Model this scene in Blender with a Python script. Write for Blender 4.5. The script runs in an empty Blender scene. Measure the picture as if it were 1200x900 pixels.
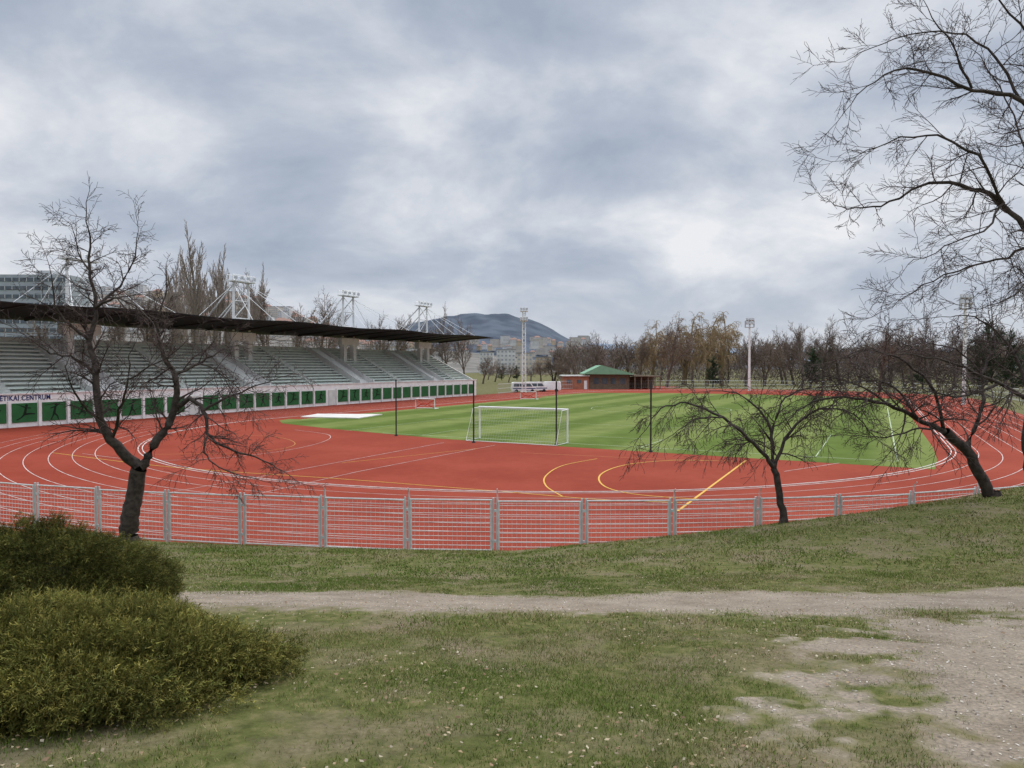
import bpy, math, random
import numpy as np
from mathutils import Vector
random.seed(7); rng=np.random.default_rng(7)
scene=bpy.context.scene
scene.view_settings.view_transform='Standard'
scene.view_settings.look='None'
scene.view_settings.exposure=0
COL=scene.collection
F=820.0; H=5.5; HY=430.0
G=(0.76,52.0); TH=math.radians(27.7)
A=(math.sin(TH),math.cos(TH)); P=(math.cos(TH),-math.sin(TH))
def W(u,v,z=0.0): return (G[0]+u*A[0]+v*P[0], G[1]+u*A[1]+v*P[1], z)
def at(px,py,d): return ((px-600)/F*d, d, H-(py-HY)/F*d)
def onground(px,py,z=0.0):
    d=(H-z)*F/(py-HY); return ((px-600)/F*d,d,z)
C=W(9,-3)[:2]
# ---------------- materials
def nt(m):
    m.use_nodes=True; t=m.node_tree; return t, t.nodes['Principled BSDF']
def mat(name,c1,c2=None,scale=5,rough=.8,detail=4,bump=0,metal=0,lo=.35,hi=.65):
    m=bpy.data.materials.new(name); t,b=nt(m)
    if c2 is None: c2=tuple(c*.82 for c in c1)
    tc=t.nodes.new('ShaderNodeTexCoord'); n=t.nodes.new('ShaderNodeTexNoise')
    n.inputs['Scale'].default_value=scale; n.inputs['Detail'].default_value=detail
    t.links.new(tc.outputs['Object'],n.inputs['Vector'])
    r=t.nodes.new('ShaderNodeValToRGB')
    r.color_ramp.elements[0].position=lo; r.color_ramp.elements[1].position=hi
    r.color_ramp.elements[0].color=(*c1,1); r.color_ramp.elements[1].color=(*c2,1)
    t.links.new(n.outputs['Fac'],r.inputs['Fac']); t.links.new(r.outputs['Color'],b.inputs['Base Color'])
    b.inputs['Roughness'].default_value=rough; b.inputs['Metallic'].default_value=metal
    b.inputs['Specular IOR Level'].default_value=.25
    if bump>0:
        bp=t.nodes.new('ShaderNodeBump'); bp.inputs['Strength'].default_value=bump; bp.inputs['Distance'].default_value=.02
        t.links.new(n.outputs['Fac'],bp.inputs['Height']); t.links.new(bp.outputs['Normal'],b.inputs['Normal'])
    return m
def mat_attr(name,rough=.8):
    m=bpy.data.materials.new(name); t,b=nt(m)
    a=t.nodes.new('ShaderNodeAttribute'); a.attribute_name='Col'
    n=t.nodes.new('ShaderNodeTexNoise'); n.inputs['Scale'].default_value=2.0
    tc=t.nodes.new('ShaderNodeTexCoord'); t.links.new(tc.outputs['Object'],n.inputs['Vector'])
    mp=t.nodes.new('ShaderNodeMapRange'); mp.inputs[3].default_value=.75; mp.inputs[4].default_value=1.25
    t.links.new(n.outputs['Fac'],mp.inputs[0])
    mx=t.nodes.new('ShaderNodeVectorMath'); mx.operation='SCALE'
    t.links.new(a.outputs['Color'],mx.inputs[0]); t.links.new(mp.outputs[0],mx.inputs['Scale'])
    t.links.new(mx.outputs[0],b.inputs['Base Color'])
    b.inputs['Roughness'].default_value=rough; b.inputs['Specular IOR Level'].default_value=.12
    return m
M={}
M['white']=mat('white_paint',(.86,.86,.84),(.74,.74,.73),1.5,.6)
M['line']=mat('line_paint',(.72,.68,.64),(.56,.48,.44),3,.7)
M['lane']=mat('lane_paint',(.60,.51,.47),(.42,.29,.26),1.2,.8)
M['pline']=mat('pitch_line_paint',(.42,.47,.34),(.30,.36,.2),2,.8)
M['yline']=mat('yellow_line_paint',(.66,.38,.06),(.55,.30,.05),3,.7)
M['oline']=mat('orange_line_paint',(.52,.22,.06),(.40,.16,.04),3,.7)
M['steel']=mat('galvanised_steel',(.56,.57,.57),(.44,.45,.45),6,.5,metal=.1)
M['wire']=mat('fence_wire',(.64,.64,.62),(.50,.50,.49),6,.55)
M['dark']=mat('dark_metal',(.03,.032,.035),(.02,.02,.022),4,.6)
M['roofdark']=mat('dark_roof_sheet',(.022,.021,.021),(.013,.013,.014),1.2,.7)
M['beam']=mat('dark_roof_beam',(.04,.037,.035),(.025,.023,.022),1.2,.7)
M['concrete']=mat('concrete',(.68,.70,.66),(.54,.56,.53),1.2,.85)
M['seat']=mat('pale_green_bench',(.80,.86,.80),(.70,.77,.71),.9,.7)
M['green']=mat('green_panel',(.030,.145,.045),(.022,.11,.035),1.0,.6)
M['figure']=mat('dark_figure',(.008,.018,.010),(.006,.012,.008),2,.7)
M['blue']=mat('blue_letter',(.012,.035,.16),(.010,.03,.13),2,.6)
M['glass']=mat('window_glass',(.07,.09,.11),(.12,.14,.16),.5,.15)
M['farglass']=mat('hazy_window',(.26,.29,.32),(.32,.34,.36),.5,.4)
M['bark']=mat('bark',(.075,.060,.050),(.032,.026,.022),9,.95,6,.8)
M['twig']=mat('twigs',(.080,.056,.049),(.045,.033,.029),4,.9)
M['brick']=mat('red_brick',(.40,.17,.10),(.32,.14,.09),1.5,.85)
M['roofgreen']=mat('green_roof',(.20,.38,.24),(.17,.33,.21),1,.6)
M['timber']=mat('tan_timber',(.20,.155,.11),(.14,.11,.08),2,.8)
M['rubber']=mat('rubber',(.02,.02,.02),(.015,.015,.015),5,.8)
M['net']=mat('net_cord',(.55,.56,.55),(.45,.46,.45),5,.8)
M['redpaint']=mat('red_paint',(.55,.06,.03),(.45,.05,.03),2,.6)
M['cover']=mat('sand_pit_cover',(.66,.64,.60),(.55,.52,.48),.6,.8)
M['lamp']=mat('lamp_glass',(.6,.62,.64),(.45,.47,.5),3,.2)
# ---------------- mesh builder
class MB:
    def __init__(s): s.v=[]; s.f=[]; s.mi=[]; s.cur=0
    def add(s,vs,fs):
        o=len(s.v); s.v.extend(vs)
        for f in fs: s.f.append(tuple(i+o for i in f)); s.mi.append(s.cur)
    def quad(s,a,b,c,d): s.add([a,b,c,d],[(0,1,2,3)])
    def hexa(s,b,t):
        s.add(list(b)+list(t),[(3,2,1,0),(4,5,6,7),(0,1,5,4),(1,2,6,5),(2,3,7,6),(3,0,4,7)])
    def ubox(s,u0,u1,v0,v1,z0,z1):
        s.hexa([W(u0,v0,z0),W(u1,v0,z0),W(u1,v1,z0),W(u0,v1,z0)],[W(u0,v0,z1),W(u1,v0,z1),W(u1,v1,z1),W(u0,v1,z1)])
    def box(s,x0,x1,y0,y1,z0,z1):
        s.hexa([(x0,y0,z0),(x1,y0,z0),(x1,y1,z0),(x0,y1,z0)],[(x0,y0,z1),(x1,y0,z1),(x1,y1,z1),(x0,y1,z1)])
    def tube(s,pts,rad,k=6,cap=True):
        n=len(pts); o=len(s.v)
        for i in range(n):
            a=pts[max(i-1,0)]; b=pts[min(i+1,n-1)]
            dx,dy,dz=b[0]-a[0],b[1]-a[1],b[2]-a[2]
            l=math.sqrt(dx*dx+dy*dy+dz*dz) or 1e-6; dx/=l;dy/=l;dz/=l
            if abs(dz)<.9: ax,ay,az=dy,-dx,0.0
            else: ax,ay,az=0.0,dz,-dy
            l=math.sqrt(ax*ax+ay*ay+az*az) or 1e-6; ax/=l;ay/=l;az/=l
            bx,by,bz=dy*az-dz*ay,dz*ax-dx*az,dx*ay-dy*ax
            r=rad[i] if hasattr(rad,'__len__') else rad
            p=pts[i]
            for j in range(k):
                c=math.cos(6.28318*j/k)*r; q=math.sin(6.28318*j/k)*r
                s.v.append((p[0]+ax*c+bx*q,p[1]+ay*c+by*q,p[2]+az*c+bz*q))
        for i in range(n-1):
            for j in range(k):
                j2=(j+1)%k
                s.f.append((o+i*k+j,o+i*k+j2,o+(i+1)*k+j2,o+(i+1)*k+j)); s.mi.append(s.cur)
        if cap and k>3:
            s.f.append(tuple(o+j for j in range(k))[::-1]); s.mi.append(s.cur)
            s.f.append(tuple(o+(n-1)*k+j for j in range(k))); s.mi.append(s.cur)
def mesh_from(name,mb,mats,org=(0,0,0),smooth=False):
    me=bpy.data.meshes.new(name)
    v=[(a-org[0],b-org[1],c-org[2]) for a,b,c in mb.v]
    me.from_pydata(v,[],mb.f)
    if not isinstance(mats,(list,tuple)): mats=[mats]
    for m in mats: me.materials.append(m)
    if len(mats)>1: me.polygons.foreach_set('material_index',mb.mi)
    if smooth: me.polygons.foreach_set('use_smooth',[True]*len(me.polygons))
    me.update(); return me
def tag(o,label=None,cat=None,group=None,kind=None):
    if label: o['label']=label
    if cat: o['category']=cat
    if group: o['group']=group
    if kind: o['kind']=kind
def obj(name,mb,mats,parent=None,org=None,label=None,cat=None,group=None,kind=None,smooth=False):
    if org is None: org=(parent['_o'][:] if parent else (0,0,0))
    me=mesh_from(name,mb,mats,org,smooth)
    o=bpy.data.objects.new(name,me); COL.objects.link(o)
    if parent:
        o.parent=parent; po=parent['_o']; o.location=(org[0]-po[0],org[1]-po[1],org[2]-po[2])
    else: o.location=org
    o['_o']=tuple(float(q) for q in org)
    tag(o,label,cat,group,kind); return o
def empty(name,org,label,cat,group=None,kind=None):
    e=bpy.data.objects.new(name,None); e.empty_display_size=.3; COL.objects.link(e); e.location=org
    e['_o']=tuple(float(q) for q in org); tag(e,label,cat,group,kind); return e
def copy_tree(root,loc,rz=0,sc=1,label=None):
    n=root.copy(); COL.objects.link(n); n.location=loc; n.rotation_euler=(0,0,rz); n.scale=(sc,sc,sc)
    if label: n['label']=label
    for c in root.children:
        cc=c.copy(); COL.objects.link(cc); cc.parent=n
        for g in c.children:
            gg=g.copy(); COL.objects.link(gg); gg.parent=cc
    return n
def np_mesh(name,v,f,mats,col=None):
    me=bpy.data.meshes.new(name); nv=len(v); nf=len(f); k=f.shape[1]
    me.vertices.add(nv); me.vertices.foreach_set('co',v.astype(np.float32).ravel())
    me.loops.add(nf*k); me.loops.foreach_set('vertex_index',f.astype(np.int32).ravel())
    me.polygons.add(nf); me.polygons.foreach_set('loop_start',(np.arange(nf)*k).astype(np.int32))
    me.update(calc_edges=True); me.validate()
    for m in (mats if isinstance(mats,list) else [mats]): me.materials.append(m)
    if col is not None:
        at_=me.attributes.new('Col','FLOAT_COLOR','POINT')
        c4=np.ones((nv,4),np.float32); c4[:,:3]=col; at_.data.foreach_set('color',c4.ravel())
    return me
# ---------------- numpy noise
def hsh(i,j,seed):
    n=(i*374761393+j*668265263+seed*974711)&0x7fffffff
    n=((n^(n>>13))*1274126177)&0x7fffffff
    return ((n^(n>>16))&0xffff)/65535.0
def vnoise(x,y,sc,seed=0):
    x=np.asarray(x,float)*sc; y=np.asarray(y,float)*sc
    i=np.floor(x).astype(np.int64); j=np.floor(y).astype(np.int64); fx=x-i; fy=y-j
    fx=fx*fx*(3-2*fx); fy=fy*fy*(3-2*fy)
    a=hsh(i,j,seed);b=hsh(i+1,j,seed);c=hsh(i,j+1,seed);d=hsh(i+1,j+1,seed)
    return (a*(1-fx)+b*fx)*(1-fy)+(c*(1-fx)+d*fx)*fy
def fbm(x,y,sc,seed=0,o=4):
    t=0;a=.5;n=0; x=np.asarray(x,float); y=np.asarray(y,float)
    for k in range(o):
        an=.6+seed*.37+k*1.1; c_,s_=math.cos(an),math.sin(an)
        t=t+a*vnoise(x*c_-y*s_+k*3.3,x*s_+y*c_-k*1.7,sc*1.93**k,seed+k*17); n+=a; a*=.52
    return t/n
def sm(a,b,x):
    t=np.clip((x-a)/(b-a),0,1); return t*t*(3-2*t)
SK=[-100,.4,2.2,5,8.4,11.4,13.4,15.4,17.4,20.4,30,60]
ZK=[0,0,.72,1.28,1.88,2.53,3.05,3.45,3.80,3.92,4.0,4.2]
def sdist(x,y):
    return np.where(x<C[0],np.hypot(x-C[0],y-C[1]-19)-60.0,np.hypot(x-C[0],y-C[1])-41.0)
def hz(x,y):
    x=np.asarray(x,float); y=np.asarray(y,float)
    s=sdist(x,y)
    z=np.interp(s,SK,ZK)
    zc=np.where(x>0,np.minimum(.095*x,1.7),np.maximum(x*.004,-.05))
    z=z+zc*sm(.3,2.2,s)*(1-sm(2.5,11,s))
    z=z+ (fbm(x,y,.6,3,2)-.5)*.09*sm(1.5,4,s)
    z=z*(1-sm(27,36,y))
    return z-.03
def hz1(x,y): return float(hz(np.array([x]),np.array([y]))[0])
# ---------------- path mask
def pmask(x,y):
    x=np.asarray(x,float);y=np.asarray(y,float)
    n=(fbm(x,y,.8,50,4)-.5); n2=(fbm(x,y,.4,90,3)-.5); n3=fbm(x,y,5.,33,3)-.5
    lo=6.95-.30*sm(3,6,x)-.1*sm(-2,-4,x); hi=9.5+.03*x+.5*sm(5,9,x)
    b=np.minimum(y-lo,hi-y)/1.0+n*1.0+n3*.45
    d1=1-np.hypot((x-3.9)/1.9,(y-3.6)/2.1)
    d2=1-np.hypot((x-5.2)/2.0,(y-5.2)/2.2)
    d3=.5-np.hypot((x-2.8)/1.4,(y-5.3)/.8)
    d=np.maximum(np.maximum(d1,d2),d3)*1.6+n*1.5+n2*.6+n3*1.3+.12
    return np.maximum(b,d)
# ---------------- ground
def spaced(lo,hi,step,far):
    a=list(np.arange(lo,hi,step)); s=step; x=hi
    while x<far: a.append(x); s*=1.25; x+=s
    a.append(far); s=step; x=lo-step; b=[]
    while x>-far: b.append(x); s*=1.25; x-=s
    b.append(-far); return np.array(b[::-1]+a)
gx=spaced(-20,22,.12,6000); gy=spaced(-1,27,.12,8000)
X,Y=np.meshgrid(gx,gy,indexing='ij'); Z=hz(X,Y)
nx,ny=X.shape; idx=np.arange(nx*ny).reshape(nx,ny)
fa=np.stack([idx[:-1,:-1],idx[1:,:-1],idx[1:,1:],idx[:-1,1:]],-1).reshape(-1,4)
def turf_color(t):
    L=t.links.new; N=t.nodes.new
    tc=N('ShaderNodeTexCoord')
    def no(sc,det=5): 
        n=N('ShaderNodeTexNoise'); n.inputs['Scale'].default_value=sc; n.inputs['Detail'].default_value=det; n.inputs['Roughness'].default_value=.65
        L(tc.outputs['Object'],n.inputs['Vector']); return n
    def ramp(n,p):
        r=N('ShaderNodeValToRGB'); e=r.color_ramp.elements
        e[0].position=p[0][0]; e[0].color=(*p[0][1],1); e[1].position=p[-1][0]; e[1].color=(*p[-1][1],1)
        for q in p[1:-1]: k=e.new(q[0]); k.color=(*q[1],1)
        L(n.outputs['Fac'],r.inputs['Fac']); return r
    a=ramp(no(9,8),[(.3,(.055,.062,.018)),(.5,(.105,.112,.034)),(.7,(.19,.165,.075))])
    s=ramp(no(30,6),[(.3,(.11,.085,.05)),(.7,(.27,.215,.145))])
    k=ramp(no(.9,6),[(.46,(0,0,0)),(.68,(1,1,1))])
    mx=N('ShaderNodeMix'); mx.data_type='RGBA'
    L(k.outputs['Color'],mx.inputs[0]); L(a.outputs['Color'],mx.inputs[6]); L(s.outputs['Color'],mx.inputs[7])
    return mx.outputs[2],no
def ground_mat():
    m=bpy.data.materials.new('grassy_ground'); t,b=nt(m); L=t.links.new; N=t.nodes.new
    c,no=turf_color(t)
    L(c,b.inputs['Base Color']); b.inputs['Roughness'].default_value=.95; b.inputs['Specular IOR Level'].default_value=.1
    bp=N('ShaderNodeBump'); bp.inputs['Strength'].default_value=.9; bp.inputs['Distance'].default_value=.03
    L(no(22,8).outputs['Fac'],bp.inputs['Height']); L(bp.outputs['Normal'],b.inputs['Normal'])
    return m
M['ground']=ground_mat()
me=np_mesh('ground',np.stack([X.ravel(),Y.ravel(),Z.ravel()],-1),fa,M['ground'])
me.polygons.foreach_set('use_smooth',[True]*len(me.polygons))
o=bpy.data.objects.new('ground',me); COL.objects.link(o); o['kind']='structure'
def path_mat():
    m=bpy.data.materials.new('gravel_path'); t,b=nt(m); L=t.links.new; N=t.nodes.new
    tc=N('ShaderNodeTexCoord')
    n=N('ShaderNodeTexNoise'); n.inputs['Scale'].default_value=1.3; n.inputs['Detail'].default_value=8; n.inputs['Roughness'].default_value=.7
    n2=N('ShaderNodeTexNoise'); n2.inputs['Scale'].default_value=40; n2.inputs['Detail'].default_value=5; n2.inputs['Roughness'].default_value=.6
    n3=N('ShaderNodeTexNoise'); n3.inputs['Scale'].default_value=7; n3.inputs['Detail'].default_value=6
    for q in (n,n2,n3): L(tc.outputs['Object'],q.inputs['Vector'])
    r=N('ShaderNodeValToRGB'); e=r.color_ramp.elements
    e[0].position=.32; e[0].color=(.20,.162,.122,1); e[1].position=.68; e[1].color=(.34,.288,.228,1)
    L(n.outputs['Fac'],r.inputs['Fac'])
    r2=N('ShaderNodeValToRGB'); e=r2.color_ramp.elements
    e[0].position=.3; e[0].color=(.5,.5,.5,1); e[1].position=.68; e[1].color=(1.2,1.18,1.15,1)
    L(n2.outputs['Fac'],r2.inputs['Fac'])
    mx=N('ShaderNodeMix'); mx.data_type='RGBA'; mx.blend_type='MULTIPLY'; mx.inputs[0].default_value=.85
    L(r.outputs['Color'],mx.inputs[6]); L(r2.outputs['Color'],mx.inputs[7])
    c,no=turf_color(t)
    at_=N('ShaderNodeAttribute'); at_.attribute_name='Col'
    ad=N('ShaderNodeMath'); ad.operation='MULTIPLY_ADD'; ad.inputs[1].default_value=.9; L(n3.outputs['Fac'],ad.inputs[0]); L(at_.outputs['Fac'],ad.inputs[2])
    mr=N('ShaderNodeMapRange'); mr.inputs[1].default_value=.5; mr.inputs[2].default_value=.95; L(ad.outputs[0],mr.inputs[0])
    mf=N('ShaderNodeMix'); mf.data_type='RGBA'; L(mr.outputs[0],mf.inputs[0]); L(c,mf.inputs[6]); L(mx.outputs[2],mf.inputs[7])
    L(mf.outputs[2],b.inputs['Base Color']); b.inputs['Roughness'].default_value=.95; b.inputs['Specular IOR Level'].default_value=.1
    bp=N('ShaderNodeBump'); bp.inputs['Strength'].default_value=.8; bp.inputs['Distance'].default_value=.014
    L(n2.outputs['Fac'],bp.inputs['Height']); L(bp.outputs['Normal'],b.inputs['Normal'])
    return m
M['path']=path_mat()
st=.04
px_=np.arange(-9,15,st); py_=np.arange(2.2,12,st)
X,Y=np.meshgrid(px_,py_,indexing='ij'); pm_=pmask(X,Y)
Z=hz(X,Y)+np.clip((pm_+.15)*.06,-.03,.010)+(fbm(X,Y,6,61,3)-.5)*.008
nx,ny=X.shape; idx=np.arange(nx*ny).reshape(nx,ny)
keep=(pm_[:-1,:-1]>-.55)
fa=np.stack([idx[:-1,:-1],idx[1:,:-1],idx[1:,1:],idx[:-1,1:]],-1)[keep]
used=np.unique(fa); rm=np.zeros(nx*ny,int); rm[used]=np.arange(len(used))
V=np.stack([X.ravel(),Y.ravel(),Z.ravel()],-1)[used]
fade=np.clip((pm_.ravel()[used]+.15)/.8,0,1)[:,None]*np.ones((1,3))
me=np_mesh('path',V,rm[fa],M['path'],fade); me.polygons.foreach_set('use_smooth',[True]*len(me.polygons))
o=bpy.data.objects.new('path',me); COL.objects.link(o); o['kind']='structure'
# ---------------- grass blades
def blades(n,y0,y1,h,w,seed):
    r=np.random.default_rng(seed)
    y=np.sqrt(r.random(n)*(y1*y1-y0*y0)+y0*y0); x=(r.random(n)*2-1)*(y*.80+.6)
    k=pmask(x,y)+ (r.random(n)-.5)*1.0<.10
    dens=fbm(x,y,.9,11,4)*.6+fbm(x,y,5,12,2)*.4
    k&=(r.random(n)<np.clip((dens-.34)*4.2,.05,1))
    k&=sdist(x,y)>.9
    x=x[k];y=y[k];dens=dens[k];n=len(x)
    z=hz(x,y); a=r.random(n)*6.283; hh=h*(.3+r.random(n)*.8)*(.4+dens); ww=w*(.6+.8*r.random(n))
    le=(r.random(n)*1.6)*hh; b=r.random(n)*6.283
    dx=np.cos(a)*ww;dy=np.sin(a)*ww
    v=np.stack([np.stack([x-dx,y-dy,z-.01],-1),np.stack([x+dx,y+dy,z-.01],-1),np.stack([x+np.cos(b)*le,y+np.sin(b)*le,z+hh],-1)],1).reshape(-1,3)
    f=np.arange(3*n).reshape(-1,3)
    g1=np.array([.075,.115,.018]);g2=np.array([.155,.20,.040]);g3=np.array([.31,.26,.12])
    t=r.random((n,1)); c=g1*(1-t)+g2*t
    hue=fbm(x,y,.7,77,3)[:,None]; dry=(r.random((n,1))<np.clip((hue-.36)*1.6,.08,.5)); c=np.where(dry,g3*(.6+.6*t),c)
    lush=np.clip((.5-hue)*3,0,1); c=c*(1-.2*lush)+np.array([.0,.02,.0])*lush
    return v,f,np.repeat(c,3,axis=0)
parts=[blades(210000,2.3,6,.028,.003,1),blades(220000,6,12,.038,.005,2),blades(150000,12,22,.055,.011,3)]
V=[];Fc=[];Cc=[];off=0
for v,f,c in parts: V.append(v);Fc.append(f+off);Cc.append(c);off+=len(v)
M['grass']=mat_attr('grass_blades',.85)
me=np_mesh('grass',np.concatenate(V),np.concatenate(Fc),M['grass'],np.concatenate(Cc))
o=bpy.data.objects.new('grass',me); COL.objects.link(o); o['kind']='stuff'
def scatter(name,n,size,cols,seed,onpath):
    r=np.random.default_rng(seed)
    y=2.3+r.random(n)**1.3*13; x=(r.random(n)*2-1)*(y*.8+.5)
    m=pmask(x,y)>.1
    k=(m if onpath else (fbm(x,y,.8,5,3)>.42)); x=x[k];y=y[k];n=len(x)
    z=hz(x,y)+.012+(0 if onpath else .008); s=size*(.4+r.random(n)); a=r.random(n)*6.28
    q=[]
    for j,(rr) in enumerate((1,.55,1,.6)):
        an=a+j*1.57; q.append(np.stack([x+np.cos(an)*s*rr,y+np.sin(an)*s*rr,z+r.random(n)*s*.7],-1))
    v=np.stack(q,1).reshape(-1,3); f=np.arange(4*n).reshape(-1,4)
    cs=np.array(cols); c=cs[r.integers(0,len(cs),n)]*(.6+.7*r.random((n,1)))
    me=np_mesh(name,v,f,M['grass'],np.repeat(c,4,axis=0)); o=bpy.data.objects.new(name,me); COL.objects.link(o); o['kind']='stuff'
scatter('fallen_leaves',8500,.012,[(.26,.19,.11),(.20,.13,.08),(.32,.26,.17),(.36,.31,.22)],8,False)
scatter('gravel',14000,.009,[(.42,.38,.32),(.14,.12,.095),(.46,.42,.37)],9,True)

# ---------------- track
def track_mat():
    m=bpy.data.materials.new('red_running_surface'); t,b=nt(m); L=t.links.new; N=t.nodes.new
    tc=N('ShaderNodeTexCoord'); n=N('ShaderNodeTexNoise'); n.inputs['Scale'].default_value=.12; n.inputs['Detail'].default_value=8; n.inputs['Roughness'].default_value=.6
    n2=N('ShaderNodeTexNoise'); n2.inputs['Scale'].default_value=2.5; n2.inputs['Detail'].default_value=6
    L(tc.outputs['Object'],n.inputs['Vector']); L(tc.outputs['Object'],n2.inputs['Vector'])
    ad=N('ShaderNodeMath'); ad.operation='MULTIPLY_ADD'; ad.inputs[1].default_value=.25; L(n2.outputs['Fac'],ad.inputs[0]); L(n.outputs['Fac'],ad.inputs[2])
    r=N('ShaderNodeValToRGB'); e=r.color_ramp.elements
    e[0].position=.48; e[0].color=(.215,.037,.021,1); e[1].position=.78; e[1].color=(.275,.055,.032,1)
    L(ad.outputs[0],r.inputs['Fac']); L(r.outputs['Color'],b.inputs['Base Color'])
    b.inputs['Roughness'].default_value=.95; b.inputs['Specular IOR Level'].default_value=.08
    return m
M['track']=track_mat()
RI=31.0; VC=-3.0; U0=9.0; U1=93.0
def stad(R,n=64):
    pts=[]
    for i in range(n+1):
        a=math.pi*i/n; pts.append((U0-R*math.sin(a),VC+R*math.cos(a)))
    for i in range(n+1):
        a=math.pi*i/n; pts.append((U1+R*math.sin(a),VC-R*math.cos(a)))
    return pts
def sheet(name,uvpts,z,m,kind='structure'):
    mb=MB(); mb.add([W(u,v,z) for u,v in uvpts],[tuple(range(len(uvpts)))])
    o=obj(name,mb,m); o['kind']=kind; return o
sheet('running_track',stad(41.2),0.0,M['track'])
mb=MB(); mb.add([W(u,v,-.004) for u,v in [(-30,-46.2),(-30,-25),(150,-25),(150,-46.2)]],[(0,1,2,3)])
arc=[(C[0]-60.15*math.sin(a),C[1]+19-60.15*math.cos(a),-.008) for a in np.linspace(0,.75,30)]
mb.add([(C[0],C[1],-.008)]+arc,[tuple(range(31))])
o=obj('track_runoff',mb,M['track']); o['kind']='structure'
mb=MB()
def ring(mb,R,w,z):
    a=stad(R-w/2,n=90); b=stad(R+w/2,n=90); n=len(a)
    for i in range(n):
        j=(i+1)%n; mb.quad(W(*a[i],z),W(*b[i],z),W(*b[j],z),W(*a[j],z))
for k in range(9): ring(mb,RI+1.22*k,.08 if k==0 else .045,.009)
o=obj('lane_markings',mb,M['lane']); o['kind']='structure'
mb=MB()
a=stad(RI-.27); b=stad(RI-.22)
for i in range(len(a)):
    j=(i+1)%len(a)
    mb.hexa([W(*a[i],.002),W(*b[i],.002),W(*b[j],.002),W(*a[j],.002)],[W(*a[i],.035),W(*b[i],.035),W(*b[j],.035),W(*a[j],.035)])
o=obj('track_kerb',mb,M['line']); o['kind']='structure'
def pitch_mat():
    m=bpy.data.materials.new('mown_pitch'); t,b=nt(m); L=t.links.new; N=t.nodes.new
    g=N('ShaderNodeNewGeometry')
    dt=N('ShaderNodeVectorMath'); dt.operation='DOT_PRODUCT'; dt.inputs[1].default_value=(P[0],P[1],0); L(g.outputs['Position'],dt.inputs[0])
    s=N('ShaderNodeMath'); s.operation='MULTIPLY'; s.inputs[1].default_value=2*math.pi/8.0; L(dt.outputs['Value'],s.inputs[0])
    c=N('ShaderNodeMath'); c.operation='SINE'; L(s.outputs[0],c.inputs[0])
    mp=N('ShaderNodeMapRange'); mp.inputs[1].default_value=-.5; mp.inputs[2].default_value=.5; L(c.outputs[0],mp.inputs[0])
    mx=N('ShaderNodeMix'); mx.data_type='RGBA'; mx.inputs[6].default_value=(.092,.140,.030,1); mx.inputs[7].default_value=(.145,.190,.056,1)
    L(mp.outputs[0],mx.inputs[0])
    tc=N('ShaderNodeTexCoord'); n=N('ShaderNodeTexNoise'); n.inputs['Scale'].default_value=.35; n.inputs['Detail'].default_value=9; n.inputs['Roughness'].default_value=.7; L(tc.outputs['Object'],n.inputs['Vector'])
    r=N('ShaderNodeValToRGB'); e=r.color_ramp.elements; e[0].position=.3; e[0].color=(.75,.72,.6,1); e[1].position=.7; e[1].color=(1.22,1.13,1.1,1); L(n.outputs['Fac'],r.inputs['Fac'])
    m2=N('ShaderNodeMix'); m2.data_type='RGBA'; m2.blend_type='MULTIPLY'; m2.inputs[0].default_value=1
    L(mx.outputs[2],m2.inputs[6]); L(r.outputs['Color'],m2.inputs[7]); L(m2.outputs[2],b.inputs['Base Color'])
    b.inputs['Roughness'].default_value=.95; b.inputs['Specular IOR Level'].default_value=.06
    return m
M['pitch']=pitch_mat()
pts=[(-2.7,26.2),(-2.4,14),(-2.0,3),(-1.6,-6),(0,-14),(1.5,-21),(3.5,-28),(6,-31),(10,-32.2),(20,-32.2),(84,-32.2)]
for i in range(1,16):
    a=math.pi*i/16; pts.append((88+12*math.sin(a),-3-29.2*math.cos(a)))
pts+=[(84,26.4),(9,26.8),(2,26.6)]
sheet('football_pitch',pts,.006,M['pitch'])
def pl(mb,pts,w,z):
    for i in range(len(pts)-1):
        a=pts[i];b=pts[i+1]; dx=b[0]-a[0];dy=b[1]-a[1];l=math.hypot(dx,dy) or 1; nx=-dy/l*w/2;ny=dx/l*w/2
        mb.quad((a[0]-nx,a[1]-ny,z),(b[0]-nx,b[1]-ny,z),(b[0]+nx,b[1]+ny,z),(a[0]+nx,a[1]+ny,z))
def crv(pts,n=8):
    out=[]
    for i in range(len(pts)-1):
        p0=pts[max(i-1,0)];p1=pts[i];p2=pts[i+1];p3=pts[min(i+2,len(pts)-1)]
        for k in range(n):
            t=k/n
            out.append(tuple(.5*((2*p1[q])+(-p0[q]+p2[q])*t+(2*p0[q]-5*p1[q]+4*p2[q]-p3[q])*t*t+(-p0[q]+3*p1[q]-3*p2[q]+p3[q])*t**3) for q in range(len(p1))))
    out.append(tuple(pts[-1])); return out
mb=MB()
def uvl(pts,w=.09): pl(mb,[W(u,v)[:2] for u,v in pts],w,.011)
uvl([(0,-13),(0,24.5),(88,24.5),(88,-30),(8,-30)])
uvl([(0,-17.1),(16.5,-17.1),(16.5,20.1),(0,20.1)],.07); uvl([(0,-9.1),(5.5,-9.1),(5.5,9.1),(0,9.1)],.07)
uvl([(44,-30),(44,24.5)],.07); uvl([(44+9*math.cos(i*.2),-2+9*math.sin(i*.2)) for i in range(33)],.07)
o=obj('pitch_markings',mb,M['pline']); o['kind']='structure'
g2=lambda L:[onground(*q)[:2] for q in L]
mb=MB()
pl(mb,g2([(185,580),(300,560),(520,519)]),.05,.012)
pl(mb,g2([(290,582),(420,553),(580,522)]),.05,.012)
pl(mb,crv(g2([(95,532),(180,540),(300,533),(372,520),(385,510),(345,504)])),.05,.012)
pl(mb,g2([(920,553),(985,543)]),.06,.012)
o=obj('field_markings',mb,M['lane']); o['kind']='structure'
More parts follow.
